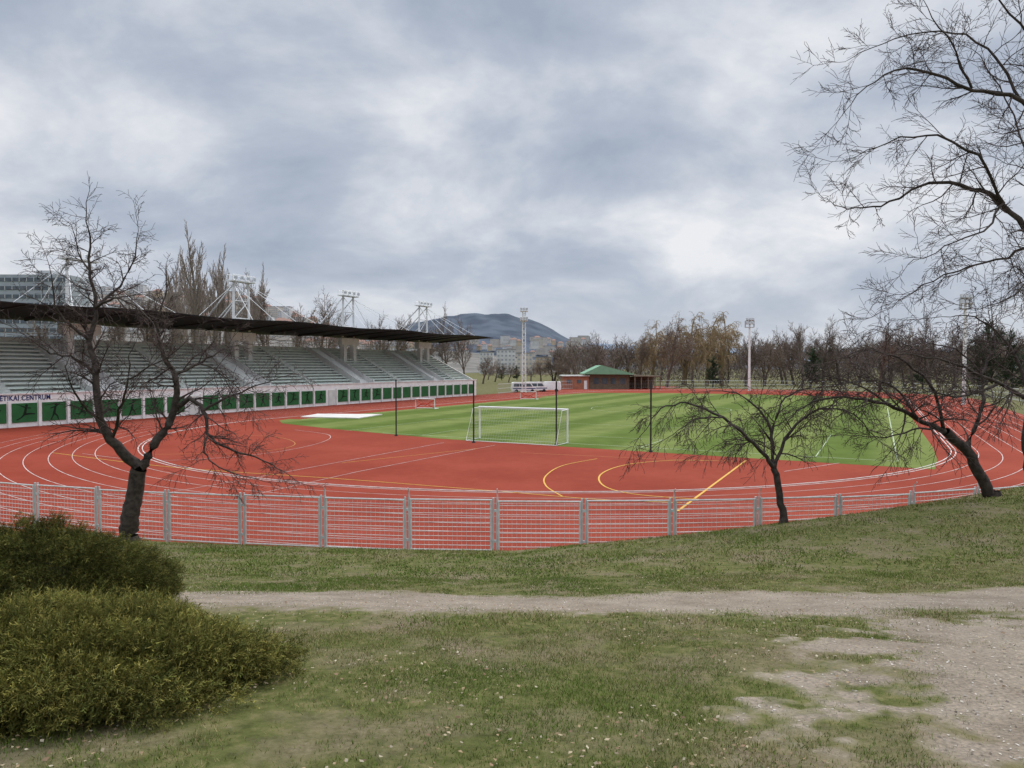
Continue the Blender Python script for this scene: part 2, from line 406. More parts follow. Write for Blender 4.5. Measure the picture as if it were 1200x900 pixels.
mb=MB()
pl(mb,crv(g2([(60,531),(200,548),(400,562),(590,577),(700,586),(800,590)])),.075,.0135)
pl(mb,g2([(795,600),(875,540)]),.11,.0135)
pl(mb,crv(g2([(862,541),(790,540),(735,545),(705,556),(708,570),(745,580),(820,586)])),.085,.0135)
pl(mb,g2([(400,543),(560,526)]),.05,.0135)
pl(mb,crv(g2([(700,538),(660,546),(640,558),(640,570),(660,583)])),.075,.0135)
o=obj('yellow_field_markings',mb,M['yline']); o['kind']='structure'
mb=MB()
pl(mb,crv(g2([(250,510),(320,512),(345,521),(300,530),(180,533)])),.06,.015)
pl(mb,g2([(610,531),(760,538),(860,541)]),.06,.015)
o=obj('orange_field_markings',mb,M['oline']); o['kind']='structure'
mb=MB(); c=[onground(*q,.03) for q in [(352,489),(372,485.5),(448,486),(420,490.5)]]
mb.hexa([(q[0],q[1],.01) for q in c],[(q[0],q[1],.10) for q in c])
obj('sand_pit_cover',mb,M['cover'],label='flat white cover over a long jump sand pit',cat='pit cover')
sheet('jump_runup',[(8,-32.9),(8,-30.4),(70,-30.4),(70,-32.9)],.0095,M['track'])

# ---------------- perimeter fence
def farc(s):
    if s>=0: a=s/41.0; return (C[0]+41*math.sin(a),C[1]-41*math.cos(a),a)
    a=-s/60.0; return (C[0]-60*math.sin(a),C[1]+19-60*math.cos(a),-a)
s0=-.5-C[0]
fo=(C[0],C[1]-41,0)
fence=empty('perimeter_fence',fo,'low galvanised wire mesh fence around the running track','fence')
pm=MB(); 
for dx in (-.06,.06): pm.tube([(dx,0,-.03),(dx,0,1.66)],.033,6)
pm.box(-.08,.08,-.02,.02,.35,.42); pm.box(-.08,.08,-.02,.02,1.25,1.32)
pme=mesh_from('post',pm,M['steel'])
pm=MB(); hw=1.22
for z in (.10,1.58): pm.tube([(-hw,0,z),(hw,0,z)],.027,5)
for x in (-hw+.03,hw-.03): pm.tube([(x,0,.1),(x,0,1.58)],.026,5)
z=.235
while z<1.5: pm.tube([(-hw,0,z),(hw,0,z)],.0105,4); z+=.135
x=-hw+.14
while x<hw: pm.tube([(x,.012,.1),(x,.012,1.58)],.0038,3); x+=.14
pme2=mesh_from('fence_panel',pm,[M['wire']])
pm=MB(); pm.tube([(0.06,0,1.6),(0.06,0,1.82),(.06,-.12,1.95)],[.022,.02,.015],5); pbr=mesh_from('bracket',pm,M['steel'])
for i in range(-13,10):
    x,y,a=farc(s0+i*2.6)
    p=bpy.data.objects.new('post',pme); COL.objects.link(p); p.parent=fence; p.location=(x-fo[0],y-fo[1],0); p.rotation_euler=(random.uniform(-.012,.012),random.uniform(-.012,.012),a)
    if i in (-1,0,3,2,-2,5,6):
        q=bpy.data.objects.new('bracket',pbr); COL.objects.link(q); q.parent=p
    x,y,a=farc(s0+i*2.6+1.3)
    p=bpy.data.objects.new('fence_panel',pme2); COL.objects.link(p); p.parent=fence; p.location=(x-fo[0],y-fo[1],random.uniform(-.02,.02)); p.rotation_euler=(0,random.uniform(-.006,.006),a)

# ---------------- grandstand
gs=empty('grandstand',W(20,-50,0),'long concrete grandstand with pale benches and dark cantilevered roof','grandstand')
UA,UB=-34,71
mb=MB(); mb.ubox(UA,UB,-46.3,-46,0,3.0); obj('front_wall',mb,M['white'],gs)
mb=MB(); mb.ubox(UA,UB+.03,-46.35,-45.9,3.0,3.1); obj('wall_coping',mb,M['white'],gs)
nr=14; td=.78; rs=.41
mb=MB()
for i in range(nr):
    v1=-46.9-i*td; z=2.4+i*rs
    mb.ubox(UA,UB-.05,v1-td,v1,z-1.2,z)
obj('seating_terrace',mb,M['concrete'],gs)
for i in range(nr):
    v1=-46.9-i*td; z=2.4+i*rs
    mb=MB()
    mb.ubox(UA,UB-.1,v1-td+.05,v1-td+.60,z+.20,z+.36)
    obj('bench_row',mb,M['seat'],gs)
mb=MB()
vs=[(-46.3,0),(-46.3,3.0),(-46.9,3.1),(-46.9-nr*td,2.6+nr*rs),(-46.9-nr*td-.3,2.6+nr*rs),(-46.9-nr*td-.3,0)]
n=len(vs); lo=[W(UB-.04,v,z) for v,z in vs]; hi=[W(UB+.25,v,z) for v,z in vs]
mb.add(lo+hi,[tuple(range(n)),tuple(range(2*n-1,n-1,-1))]+[(i,(i+1)%n,n+(i+1)%n,n+i) for i in range(n)])
obj('end_wall',mb,M['white'],gs)
mb=MB(); mb.ubox(UA,UB,-46.9-nr*td-.3,-46.9-nr*td,2,2.9+nr*rs); obj('back_wall',mb,M['concrete'],gs)
mb=MB(); vb=-46.9-nr*td-.15
for z in (2.9+nr*rs+.5,2.9+nr*rs+.95): mb.tube([W(UA,vb,z),W(UB,vb,z)],.035,4)
for k in range(53): mb.tube([W(UA+k*2,vb,2.9+nr*rs),W(UA+k*2,vb,2.9+nr*rs+.95)],.03,4)
obj('railing',mb,M['white'],gs)
for uc in (-20,-2,18,39,59):
    for du in (-1.6,1.6):
        mb=MB(); u=uc+du
        prof=[(-46.6,2.4),(-46.6,3.5),(-47.2,3.6),(-46.9-nr*td+.2,3.1+nr*rs),(-46.9-nr*td+.2,2+nr*rs)]
        n=5; lo=[W(u-.12,v,z) for v,z in prof]; hi=[W(u+.12,v,z) for v,z in prof]
        mb.add(lo+hi,[tuple(range(n)),tuple(range(2*n-1,n-1,-1))]+[(i,(i+1)%n,n+(i+1)%n,n+i) for i in range(n)])
        obj('parapet',mb,M['white'],gs)
    mb=MB()
    for i in range(nr*2):
        v1=-46.9-i*td/2; z=2.4+.1+i*rs/2
        mb.ubox(uc-1.45,uc+1.45,v1-td/2,v1,z-.3,z+.3)
    obj('stair',mb,M['white'],gs)
for uc in (-11,8,28.5,49,66):
    mb=MB()
    for i in range(nr*2):
        v1=-46.9-i*td/2; z=2.4+.1+i*rs/2
        mb.ubox(uc-.5,uc+.5,v1-td/2,v1,z-.3,z+.29)
    obj('aisle_steps',mb,M['concrete'],gs)
prof=[(-43.6,11.2),(-48,11.0),(-52,10.72),(-55,10.5),(-58,10.5),(-62.5,10.7)]
mb=MB(); us=np.linspace(UA,UB+2.5,60)
def sag(u): return .12*math.cos(2*math.pi*u/22)
rows=[]
for u in us:
    top=[W(u,v,z+.15 -.07*(k in(0,5))+sag(u)) for k,(v,z) in enumerate(prof)]
    bot=[W(u,v,z+sag(u)) for v,z in prof]; rows.append(top+bot[::-1])
n=len(rows[0]); vs=[q for r in rows for q in r]; fs=[]
for i in range(len(us)-1):
    for j in range(n):
        j2=(j+1)%n; fs.append((i*n+j,i*n+j2,(i+1)*n+j2,(i+1)*n+j))
fs.append(tuple(range(n))); fs.append(tuple((len(us)-1)*n+j for j in range(n))[::-1])
mb.add(vs,fs); roof=obj('roof',mb,M['roofdark'],gs)
for u in np.arange(UA+1,UB+2,5.5):
    mb=MB()
    for k in range(3):
        v0,z0=prof[k]; v1,z1=prof[k+1]
        s_=sag(u); d0=.05+.07*k
        mb.hexa([W(u-.1,v0,z0-d0+s_),W(u+.1,v0,z0-d0+s_),W(u+.1,v1,z1-d0-.07+s_),W(u-.1,v1,z1-d0-.07+s_)],[W(u-.1,v0,z0-.003+s_),W(u+.1,v0,z0-.003+s_),W(u+.1,v1,z1-.003+s_),W(u-.1,v1,z1-.003+s_)])
    obj('roof_beam',mb,M['beam'],roof)
for uc in (-22,0.1,22.3,44.4,66):
    mb=MB()
    for du in (-1.2,1.2):
        mb.ubox(uc+du-.35,uc+du+.35,-55.4,-54.6,5.4,10.3)
    mb.ubox(uc-2.1,uc+2.1,-55.5,-54.5,9.1,10.25)
    obj('column',mb,M['white'],gs)
    mb=MB()
    for s in (-1,1):
        du=1.2*s
        mb.tube([W(uc+du*1.15,-55,10.4),W(uc+du,-55,18.2)],.17,6)
        for zt,vb_ in ((17.0,-62.3),(14.6,-60.0)):
            mb.tube([W(uc+du,-55,zt),W(uc+du*1.1,vb_,10.75)],.10,5)
    for z in (12.2,14.6,17.2): mb.tube([W(uc-1.2,-55,z),W(uc+1.2,-55,z)],.08,5)
    mb.tube([W(uc-1.2,-55,12.2),W(uc+1.2,-55,14.6)],.05,4); mb.tube([W(uc+1.2,-55,14.6),W(uc-1.2,-55,17.2)],.05,4)
    mb.ubox(uc-2.0,uc+2.0,-55.5,-54.4,17.2,17.35)
    mb.tube([W(uc-1.9,-54.4,18.1),W(uc+1.9,-54.4,18.1)],.04,4); mb.tube([W(uc-1.9,-55.5,18.1),W(uc+1.9,-55.5,18.1)],.04,4)
    for du in (-1.9,-.7,.7,1.9):
        for v in (-54.4,-55.5): mb.tube([W(uc+du,v,17.35),W(uc+du,v,18.1)],.035,4)
    mast=obj('roof_mast',mb,M['white'],gs)
    mb=MB()
    for s in (-1,1):
        for k,v in ((6,-46),(2,-46),(8,-56)): mb.tube([W(uc+1.2*s,-55,16.9),W(uc+k*s,v,11.2 if v>-50 else 10.6)],.035,4)
    obj('stay_cable',mb,M['white'],mast)
    for du in (-1.6,-.55,.55,1.6):
        mb=MB(); mb.ubox(uc+du-.2,uc+du+.2,-54.3,-54.05,17.5,17.9); obj('floodlight',mb,M['lamp'],mast)
def fig(mb,u,v,k):
    def cap(a,b,w):
        dx=b[0]-a[0];dz=b[1]-a[1];l=math.hypot(dx,dz);nx=-dz/l*w;nz=dx/l*w
        q=[(a[0]-nx,a[1]-nz),(b[0]-nx*.7,b[1]-nz*.7),(b[0]+nx*.7,b[1]+nz*.7),(a[0]+nx,a[1]+nz)]
        mb.add([W(u+x,v,z) for x,z in q],[(0,1,2,3)])
    mb.add([W(u+.12+.13*math.cos(t*.785),v,1.95+.14*math.sin(t*.785)) for t in range(8)],[tuple(range(8))])
    hip=(-.05,1.15);sh=(.08,1.75)
    cap(hip,sh,.13)
    if k==0: L=[(hip,(.32,1.0),.09),((.32,1.0),(.25,.6),.06),(hip,(-.3,.9),.09),((-.3,.9),(-.65,.95),.06),(sh,(.4,1.45),.06),((.4,1.45),(.6,1.65),.05),(sh,(-.25,1.5),.06),((-.25,1.5),(-.4,1.25),.05)]
    elif k==1: L=[(hip,(.5,1.2),.09),((.5,1.2),(.85,1.15),.06),(hip,(-.35,.85),.09),((-.35,.85),(-.75,.65),.06),(sh,(.5,1.7),.06),(sh,(-.35,1.95),.06),((-.35,1.95),(-.7,2.1),.03)]
    else: L=[(hip,(.25,.85),.09),((.25,.85),(.35,.5),.06),(hip,(-.2,.8),.09),((-.2,.8),(-.35,.5),.06),(sh,(.45,2.0),.06),(sh,(-.4,1.6),.06),((-.9,1.9),(.9,2.15),.025)]
    for a,b,w in L: cap(a,b,w)
i=0; u=-22.0
while u<UB-2:
    mb=MB(); mb.ubox(u+.16,u+2.30,-45.995,-45.93,.42,2.18)
    pn=obj('green_panel',mb,M['green'],gs)
    mb=MB(); mb.ubox(u-.22,u+.02,-45.997,-45.8,.0,2.4); obj('pilaster',mb,M['white'],gs)
    if u<40:
        mb=MB(); fig(mb,u+1.25,-45.915,i%3); obj('pictogram',mb,M['figure'],pn)
    u+=2.6; i+=1
    if i in (11,19):
        mb=MB(); mb.ubox(u+.3,u+1.6,-45.995,-45.9,0.02,2.2); obj('door',mb,M['concrete'],gs); u+=2.0
cu=bpy.data.curves.new('lettering','FONT'); cu.body='ATL\u00c9TIKAI CENTRUM'; cu.size=.66; cu.extrude=.01; cu.space_character=1.08; cu.offset=.01
to=bpy.data.objects.new('tmp',cu); COL.objects.link(to); bpy.context.view_layer.update()
dg=bpy.context.evaluated_depsgraph_get(); me=bpy.data.meshes.new_from_object(to.evaluated_get(dg)); bpy.data.objects.remove(to)
xs=[v.co.x for v in me.vertices]; w=max(xs)-min(xs); x0=min(xs)
for v in me.vertices:
    uu=-8.1-5.3*(1-(v.co.x-x0)/w)
    q=W(uu,-45.975+v.co.z,2.45+v.co.y); v.co=(q[0]-gs['_o'][0],q[1]-gs['_o'][1],q[2]-gs['_o'][2])
me.materials.clear(); me.materials.append(M['blue'])
lo_=bpy.data.objects.new('lettering',me); COL.objects.link(lo_); lo_.parent=gs

# ---------------- football goal
go=empty('football_goal',W(0,0,0),'white football goal with cord net at the grass edge','football goal')
for s in (-3.66,3.66):
    mb=MB(); mb.tube([W(0,s,0),W(0,s,2.44)],.06,8); obj('goalpost',mb,M['white'],go)
    mb=MB(); mb.tube([W(0,s,2.44),W(-1.0,s,2.4),W(-2.0,s,.05),W(0,s,.05)],.025,6); obj('net_support',mb,M['white'],go)
mb=MB(); mb.tube([W(0,-3.72,2.44),W(0,3.72,2.44)],.06,8); obj('crossbar',mb,M['white'],go)
mb=MB(); rn=.0042
def npnt(t,v):
    if t<.3: q=t/.3; return W(-q*1.0,v,2.42-.03*q)
    q=(t-.3)/.7; return W(-1.0-q*1.0,v,2.39-2.34*q)
for k in range(37): v=-3.66+k*7.32/36; mb.tube([npnt(0,v),npnt(.3,v),npnt(1,v)],rn,3)
for k in range(17): t=k/16; mb.tube([npnt(t,-3.66),npnt(t,3.66)],rn,3)
for s in (-3.66,3.66):
    for k in range(1,12):
        z=k*.2; uu=-(1.0+(2.39-z)/2.34) if z<2.39 else -1
        mb.tube([W(0,s,z),W(uu,s,z)],rn,3)
    for k in range(1,10):
        uu=-k*.2; zz=2.4 if uu>-1 else 2.39+(uu+1)*2.34
        mb.tube([W(uu,s,.03),W(uu,s,zz)],rn,3)
obj('goal_net',mb,M['net'],go)
mb=MB(); mb.tube([W(-2,-3.66,.04),W(-2,3.66,.04)],.025,6); obj('ground_bar',mb,M['white'],go)
for (px,py) in ((464,511),(555,519),(652,522),(763,530)):
    x,y,_=onground(px,py); 
    mb=MB(); mb.tube([(x,y,0),(x,y,4.5)],.055,8); e=empty('net_post',(x,y,0),'tall slim dark steel post for a ball stop net','post','ball stop posts behind the goal')
    obj('pole',mb,M['dark'],e)
    mb=MB(); mb.tube([(x,y,0),(x,y,.12)],[.14,.10],8); obj('base',mb,M['dark'],e)
def small_goal(px,py,lab):
    x,y,_=onground(px,py); e=empty('training_goal',(x,y,0),lab,'training goal','small training goals on the track')
    def R(a,b,c): return (x+a*P[0]+b*A[0],y+a*P[1]+b*A[1],c)
    mb=MB(); mb.tube([R(-1.5,0,0),R(-1.5,0,1.3),R(1.5,0,1.3),R(1.5,0,0)],.07,6); obj('frame',mb,M['white'],e)
    mb=MB(); mb.tube([R(-1.5,0,1.25),R(-.3,-.2,.5),R(.3,-.2,.5),R(1.5,0,1.25)],.06,5); mb.tube([R(-1.5,0,.1),R(-.3,-.2,.7),R(.3,-.2,.7),R(1.5,0,.1)],.06,5); obj('brace',mb,M['redpaint'],e)
    mb=MB(); mb.tube([R(-1.5,0,.05),R(-1.5,.9,.05),R(1.5,.9,.05),R(1.5,0,.05)],.05,5); obj('base',mb,M['white'],e)
small_goal(498,479,'small white frame with red braces standing on the track'); small_goal(619,468,'small white frame with red braces near the far bend'); 

# ---------------- floodlight towers
def lattice(px,py,top,lab):
    x,y,_=onground(px,py); zt=H+(HY-top)*y/F
    e=empty('floodlight_mast',(x,y,0),lab,'floodlight mast','floodlight masts around the stadium')
    mb=MB(); w=.42
    cs=[(-w,-w),(w,-w),(w,w),(-w,w)]
    for a,b in cs: mb.tube([(x+a,y+b,0),(x+a*.7,y+b*.7,zt-1)],.09,5)
    n=14
    for k in range(n):
        z0=k*(zt-1)/n;z1=(k+1)*(zt-1)/n; f0=1-.3*k/n;f1=1-.3*(k+1)/n
        for q in range(4):
            a=cs[q];b=cs[(q+1)%4]
            mb.tube([(x+a[0]*f0,y+a[1]*f0,z0),(x+b[0]*f1,y+b[1]*f1,z1)],.045,4)
    obj('tower',mb,M['white'],e)
    for zz in (zt-1,zt-3.0):
        mb=MB(); mb.box(x-.8,x+.8,y-.8,y+.8,zz,zz+.12)
        mb.tube([(x-.8,y-.8,zz+.9),(x+.8,y-.8,zz+.9)],.04,4)
        for d in (-.8,0,.8): mb.tube([(x+d,y-.8,zz),(x+d,y-.8,zz+.9)],.04,4)
        obj('platform',mb,M['white'],e)
        for d in (-.55,0,.55):
            mb=MB(); mb.box(x+d-.22,x+d+.22,y-1.15,y-.85,zz+.2,zz+.75); obj('floodlight',mb,M['lamp'],e)
def pole(px,py,top,lab,w=1.0):
    x,y,_=onground(px,py); zt=H+(HY-top)*y/F
    e=empty('floodlight_mast',(x,y,0),lab,'floodlight mast','floodlight masts around the stadium')
    mb=MB(); mb.tube([(x,y,0),(x,y,zt*.5),(x,y,zt)],[.30,.25,.18],10); obj('pole',mb,M['white'],e)
    mb=MB(); mb.box(x-w,x+w,y-.3,y+.3,zt-.12,zt+.03); mb.box(x-w,x+w,y-.3,y+.3,zt-1.6,zt-1.45)
    for d in (-w,w): mb.box(x+d-.05,x+d+.05,y-.3,y+.3,zt-1.45,zt-.12)
    obj('crossarm',mb,M['steel'],e)
    for zz in (zt-.75,zt+.1):
        for d in (-.65,0,.65):
            mb=MB(); mb.hexa([(x+d-.25,y-.55,zz),(x+d+.25,y-.55,zz),(x+d+.25,y-.2,zz-.1),(x+d-.25,y-.2,zz-.1)],[(x+d-.25,y-.45,zz+.5),(x+d+.25,y-.45,zz+.5),(x+d+.25,y-.1,zz+.45),(x+d-.25,y-.1,zz+.45)]); obj('floodlight',mb,M['lamp'],e)
lattice(614,460,360,'white lattice floodlight mast with two lamp platforms')
pole(878,458,376,'tall white tubular floodlight pole by the bare trees')
pole(1130,474,350,'tall white tubular floodlight pole beside the track',.7)

# ---------------- clubhouse
def clubhouse():
    x0,y0,_=onground(657,456); D=y0; k=D/F
    X=lambda px:(px-600)*k
    Zf=lambda py:H-(py-HY)*k
    e=empty('clubhouse',(X(705),D,0),'low brick clubhouse with green sloping roof and tan open shelter','building')
    mb=MB(); mb.box(X(660),X(690),D,D+9,0,Zf(441)); obj('wall',mb,M['brick'],e)
    mb=MB(); mb.box(X(658.5),X(691),D-.4,D+9.4,Zf(441),Zf(441)+.25); obj('parapet',mb,M['concrete'],e)
    mb=MB(); mb.box(X(690.5),X(738),D+.6,D+9,0,Zf(438.5)); obj('hall',mb,M['timber'],e)
    mb=MB(); mb.add([(X(684),D-.9,Zf(437.5)),(X(704),D-.9,Zf(428)),(X(742),D-.9,Zf(438)),(X(742),D+10,Zf(438)),(X(704),D+10,Zf(428)),(X(684),D+10,Zf(437.5)),
        (X(684),D-.9,Zf(438.4)),(X(742),D-.9,Zf(438.9)),(X(742),D+10,Zf(438.9)),(X(684),D+10,Zf(438.4))],[(0,1,4,5),(1,2,3,4),(0,6,7,2,1),(5,4,3,8,9),(0,5,9,6),(2,7,8,3),(6,9,8,7)]); obj('roof',mb,M['roofgreen'],e)
    # open shelter on posts
    mb=MB(); mb.hexa([(X(742.5),D-1,Zf(441)),(X(774),D-1,Zf(442)),(X(774),D+9,Zf(442)),(X(742.5),D+9,Zf(441))],[(X(742.5),D-1,Zf(439.5)),(X(774),D-1,Zf(440.5)),(X(774),D+9,Zf(440.5)),(X(742.5),D+9,Zf(439.5))]); obj('shelter_roof',mb,M['timber'],e)
    for px in (743.5,751,759,767,773):
        mb=MB(); mb.box(X(px)-.12,X(px)+.12,D-.8,D-.56,0,Zf(442)); obj('shelter_post',mb,M['timber'],e)
    mb=MB(); mb.box(X(743),X(773.5),D+8.5,D+8.8,0,Zf(442)); obj('shelter_wall',mb,M['timber'],e)
    for px in (696,706,716,727):
        mb=MB(); mb.box(X(px),X(px+6),D+.53,D+.62,Zf(450),Zf(443)); obj('window',mb,M['glass'],e)
    for px in (664,676):
        mb=MB(); mb.box(X(px),X(px+5),D-.06,D+.02,Zf(449),Zf(445)); obj('window',mb,M['glass'],e)
    mb=MB(); mb.box(X(684.5),X(688),D-.06,D+.02,0,Zf(446)); obj('door',mb,M['white'],e)
clubhouse()
# ---------------- vans
def van_root():
    e=empty('parked_van',(0,0,0),'white parked van with dark windows beyond the track','van','vans parked beyond the track')
    prof=[(-2.5,.35),(-2.55,1.0),(-2.45,2.05),(-2.2,2.2),(1.2,2.2),(1.6,2.05),(2.15,1.25),(2.75,1.0),(2.8,.4)]
    mb=MB(); n=len(prof); mb.add([(x,-.95,z) for x,z in prof]+[(x,.95,z) for x,z in prof],[tuple(range(n)),tuple(range(2*n-1,n-1,-1))]+[(i,(i+1)%n,n+(i+1)%n,n+i) for i in range(n)][:]); obj('body',mb,M['white'],e)
    for a,b,c,d in ((-2.2,-1.0,1.25,1.9),(-.9,.3,1.25,1.9)):
        mb=MB(); mb.box(a,b,-.965,-.94,c,d); obj('window',mb,M['glass'],e)
    mb=MB(); mb.add([(.45,-.965,1.25),(1.9,-.965,1.25),(1.45,-.965,1.9),(.45,-.965,1.9)],[(0,1,2,3)]); obj('window',mb,M['glass'],e)
    mb=MB(); mb.add([(1.66,-.85,2.0),(2.17,-.85,1.3),(2.17,.85,1.3),(1.66,.85,2.0)],[(0,1,2,3)]); obj('windscreen',mb,M['glass'],e)
    mb=MB(); mb.box(-2.4,2.6,-.962,-.942,.75,.95); obj('stripe',mb,M['blue'],e)
    for x in (-1.6,1.9):
        for y in (-.9,.9):
            mb=MB(); mb.tube([(x,y-.11,.34),(x,y+.11,.34)],.34,14); obj('wheel',mb,M['rubber'],e)
    return e
vr=van_root(); x,y,_=onground(613,459.5); vr.location=(x,y,-.03); vr.rotation_euler=(0,0,.15)
for px,py,r in ((627,459,.1),(644,458.5,3.0)):
    x,y,_=onground(px,py); copy_tree(vr,(x,y,-.03),r)
# ---------------- trees
def rnd(a,b): return random.uniform(a,b)
def norm(d):
    l=math.sqrt(d[0]**2+d[1]**2+d[2]**2) or 1e-6; return (d[0]/l,d[1]/l,d[2]/l)
def turn(d,ang):
    r=(random.gauss(0,1),random.gauss(0,1),random.gauss(0,1)); dt=r[0]*d[0]+r[1]*d[1]+r[2]*d[2]
    q=norm((r[0]-dt*d[0],r[1]-dt*d[1],r[2]-dt*d[2])); c=math.cos(ang);s=math.sin(ang)
    return norm((d[0]*c+q[0]*s,d[1]*c+q[1]*s,d[2]*c+q[2]*s))
def grow(T,Cr,p,d,L,r,lev,P_):
    mx=P_['max']; n=4 if lev<mx else 3
    if lev<=1: n=6
    pts=[p];rad=[r]; tip=P_['rmin'] if lev>=mx else max(r*.45,P_['rmin'])
    w=P_['wander']; up=P_['up'][min(lev,len(P_['up'])-1)]; dd=d; dirs=[d]
    for i in range(n):
        dd=norm((dd[0]+rnd(-w,w),dd[1]+rnd(-w,w),dd[2]+rnd(-w,w)+up))
        p=(p[0]+dd[0]*L/n,p[1]+dd[1]*L/n,p[2]+dd[2]*L/n); pts.append(p); dirs.append(dd); rad.append(r+(tip-r)*(i+1)/n)
    (T if lev<=P_.get('tlev',1) else Cr).tube(pts,rad,(8,5,4,3,3,3)[min(lev,5)],cap=False)
    if lev<mx:
        lr=P_['lr']; lr=lr[min(lev,len(lr)-1)] if isinstance(lr,list) else lr
        nc=P_['nc'][min(lev,len(P_['nc'])-1)]
        for c in range(nc):
            t=P_['start'][min(lev,len(P_['start'])-1)]; t=t+(1-t)*(c+rnd(.1,.9))/nc
            f=t*n; i=min(int(f),n-1); f-=i; q=tuple(pts[i][k]*(1-f)+pts[i+1][k]*f for k in range(3))
            rr=(rad[i]*(1-f)+rad[i+1]*f)
            grow(T,Cr,q,turn(dirs[i],P_['ang'][min(lev,len(P_['ang'])-1)]*rnd(.7,1.25)),L*lr*rnd(.65,1.15)*(1.15-.45*t),max(rr*P_['rr'],P_['rmin']),lev+1,P_)
        grow(T,Cr,pts[-1],turn(dirs[-1],.2),L*lr*.8,tip,lev+1,P_)
def limb(T,Cr,pix,D,r0,r1,P_,sp=.33,cl=1.3,start=.12):
    pts=[at(q[0],q[1],D+(q[2] if len(q)>2 else 0)) for q in pix]
    cp=crv(pts,4); n=len(cp)
    cp=[(a+rnd(-.03,.03),b+rnd(-.04,.04),c+rnd(-.03,.03)) for a,b,c in cp]
    rad=[r0+(r1-r0)*(i/(n-1))**.75 for i in range(n)]
    T.tube(cp,rad,9 if r0>.08 else 6,cap=False)
    acc=0;tot=sum(math.dist(cp[i],cp[i+1]) for i in range(n-1));run=0
    if sp is None: return
    for i in range(n-1):
        s=math.dist(cp[i],cp[i+1]); run+=s; acc+=s
        while acc>sp:
            acc-=sp
            if run/tot<start: continue
            d=norm(tuple(cp[i+1][k]-cp[i][k] for k in range(3))); f=random.random()
            q=tuple(cp[i][k]*(1-f)+cp[i+1][k]*f for k in range(3))
            grow(T,Cr,q,turn(d,rnd(.6,1.3)),cl*rnd(.5,1.15)*(1.1-.4*run/tot),min(rad[i]*.45,.03),2,P_)
    d=norm(tuple(cp[-1][k]-cp[-2][k] for k in range(3)))
    grow(T,Cr,cp[-1],d,cl,r1,2,P_)
PF=dict(max=4,wander=.28,up=[0,0,.03,.0,-.03],nc=[4,4,6,4],ang=[.6,.8,.8,.8],start=[.2,.2,.12,.1],lr=.56,rr=.55,rmin=.0048,tlev=1)
PD=dict(PF,up=[0,0,-.03,-.10,-.14],nc=[4,4,7,4],wander=.26)
def fg_tree(base,D,limbs,lab,P_=PF,cl=1.3,sp=.33):
    bx,by,_=at(base[0],base[1],D); gz=hz1(bx,by)
    e=empty('tree',(bx,by,gz),lab,'tree')
    T=MB();Cr=MB()
    for L in limbs:
        pix,r0,r1=L[:3]; s=L[3] if len(L)>3 else sp; c=L[4] if len(L)>4 else cl
        limb(T,Cr,pix,D,r0,r1,P_,s if s else None,c)
    T.tube([(bx,by,gz-.15),(bx,by,gz+.15)],[limbs[0][1]*1.5,limbs[0][1]*.98],9,cap=False)
    obj('trunk',T,M['bark'],e,smooth=True); obj('crown',Cr,M['twig'],e)
    return e
fg_tree((148,624),19,[
 ([(148,624),(152,600),(156,575),(163,548)],.25,.20,0),
 ([(163,548,0),(135,522,-.3),(117,490,-.5),(112,440,-.4),(107,400,-.2),(114,360,0),(106,315,.2),(108,270,.2)],.16,.02),
 ([(107,400,-.2),(88,385,-.6),(66,358,-.9),(62,318,-1)],.06,.01),
 ([(114,360,0),(142,335,.5),(160,300,.8),(163,282,.9)],.05,.01),
 ([(112,440,-.4),(88,420,-1),(60,414,-1.4),(40,400,-1.6)],.05,.01),
 ([(109,320,.2),(94,296,.6),(88,268,.8)],.035,.01),
 ([(163,548,0),(185,515,.3),(205,480,.5),(204,440,.4),(190,410,.3),(185,375,.1),(195,350,.2)],.15,.02),
 ([(204,440,.4),(235,425,.9),(265,408,1.3),(290,402,1.5)],.055,.01),
 ([(205,480,.5),(222,468,.4),(238,480,.3),(243,508,.2),(265,525,.1),(300,536,0),(330,552,-.2)],.085,.012),
 ([(238,480,.3),(275,462,.8),(305,450,1.1),(328,442,1.3)],.045,.01),
 ([(243,508,.2),(238,530,-.3),(255,548,-.6),(290,560,-.9)],.035,.01),
 ([(117,490,-.5),(98,478,-1.2),(82,450,-1.8),(78,425,-2)],.045,.01),
 ([(114,360,0),(135,350,-.9),(160,358,-1.6),(180,378,-2)],.045,.01),
 ([(130,515,-.3),(140,480,-1),(150,445,-1.5),(152,415,-1.7)],.055,.01),
 ([(150,445,-1.5),(175,430,-1.9),(215,405,-2.1)],.03,.01),
 ([(235,425,.9),(262,440,.4),(290,470,0)],.03,.009),
],'gnarled bare deciduous tree with forked trunk beside the fence',dict(PF,up=[0,0,0,-.04,-.07]),cl=.98,sp=.24)
fg_tree((920,616),18.2,[
 ([(921,616),(917,590),(908,548)],.105,.08,0),
 ([(908,548),(885,520,-.3),(848,490,-.6),(805,473,-.9),(775,480,-1),(757,502,-1.1)],.06,.009),
 ([(848,490,-.6),(815,492,-1),(790,508,-1.3)],.03,.008),
 ([(908,548),(927,505,.3),(960,480,.6),(1000,485,.9),(1022,508,1)],.055,.009),
 ([(908,548),(903,505,.4),(885,475,.6),(855,458,.8),(825,460,.8)],.05,.009),
 ([(905,520),(912,480,.2),(935,458,.5),(970,455,.6)],.045,.009),
 ([(885,520,-.3),(870,515,.3),(845,520,.6)],.03,.008),
],'small wide spreading bare tree with drooping branches on the grass bank',PD,cl=.9,sp=.25)
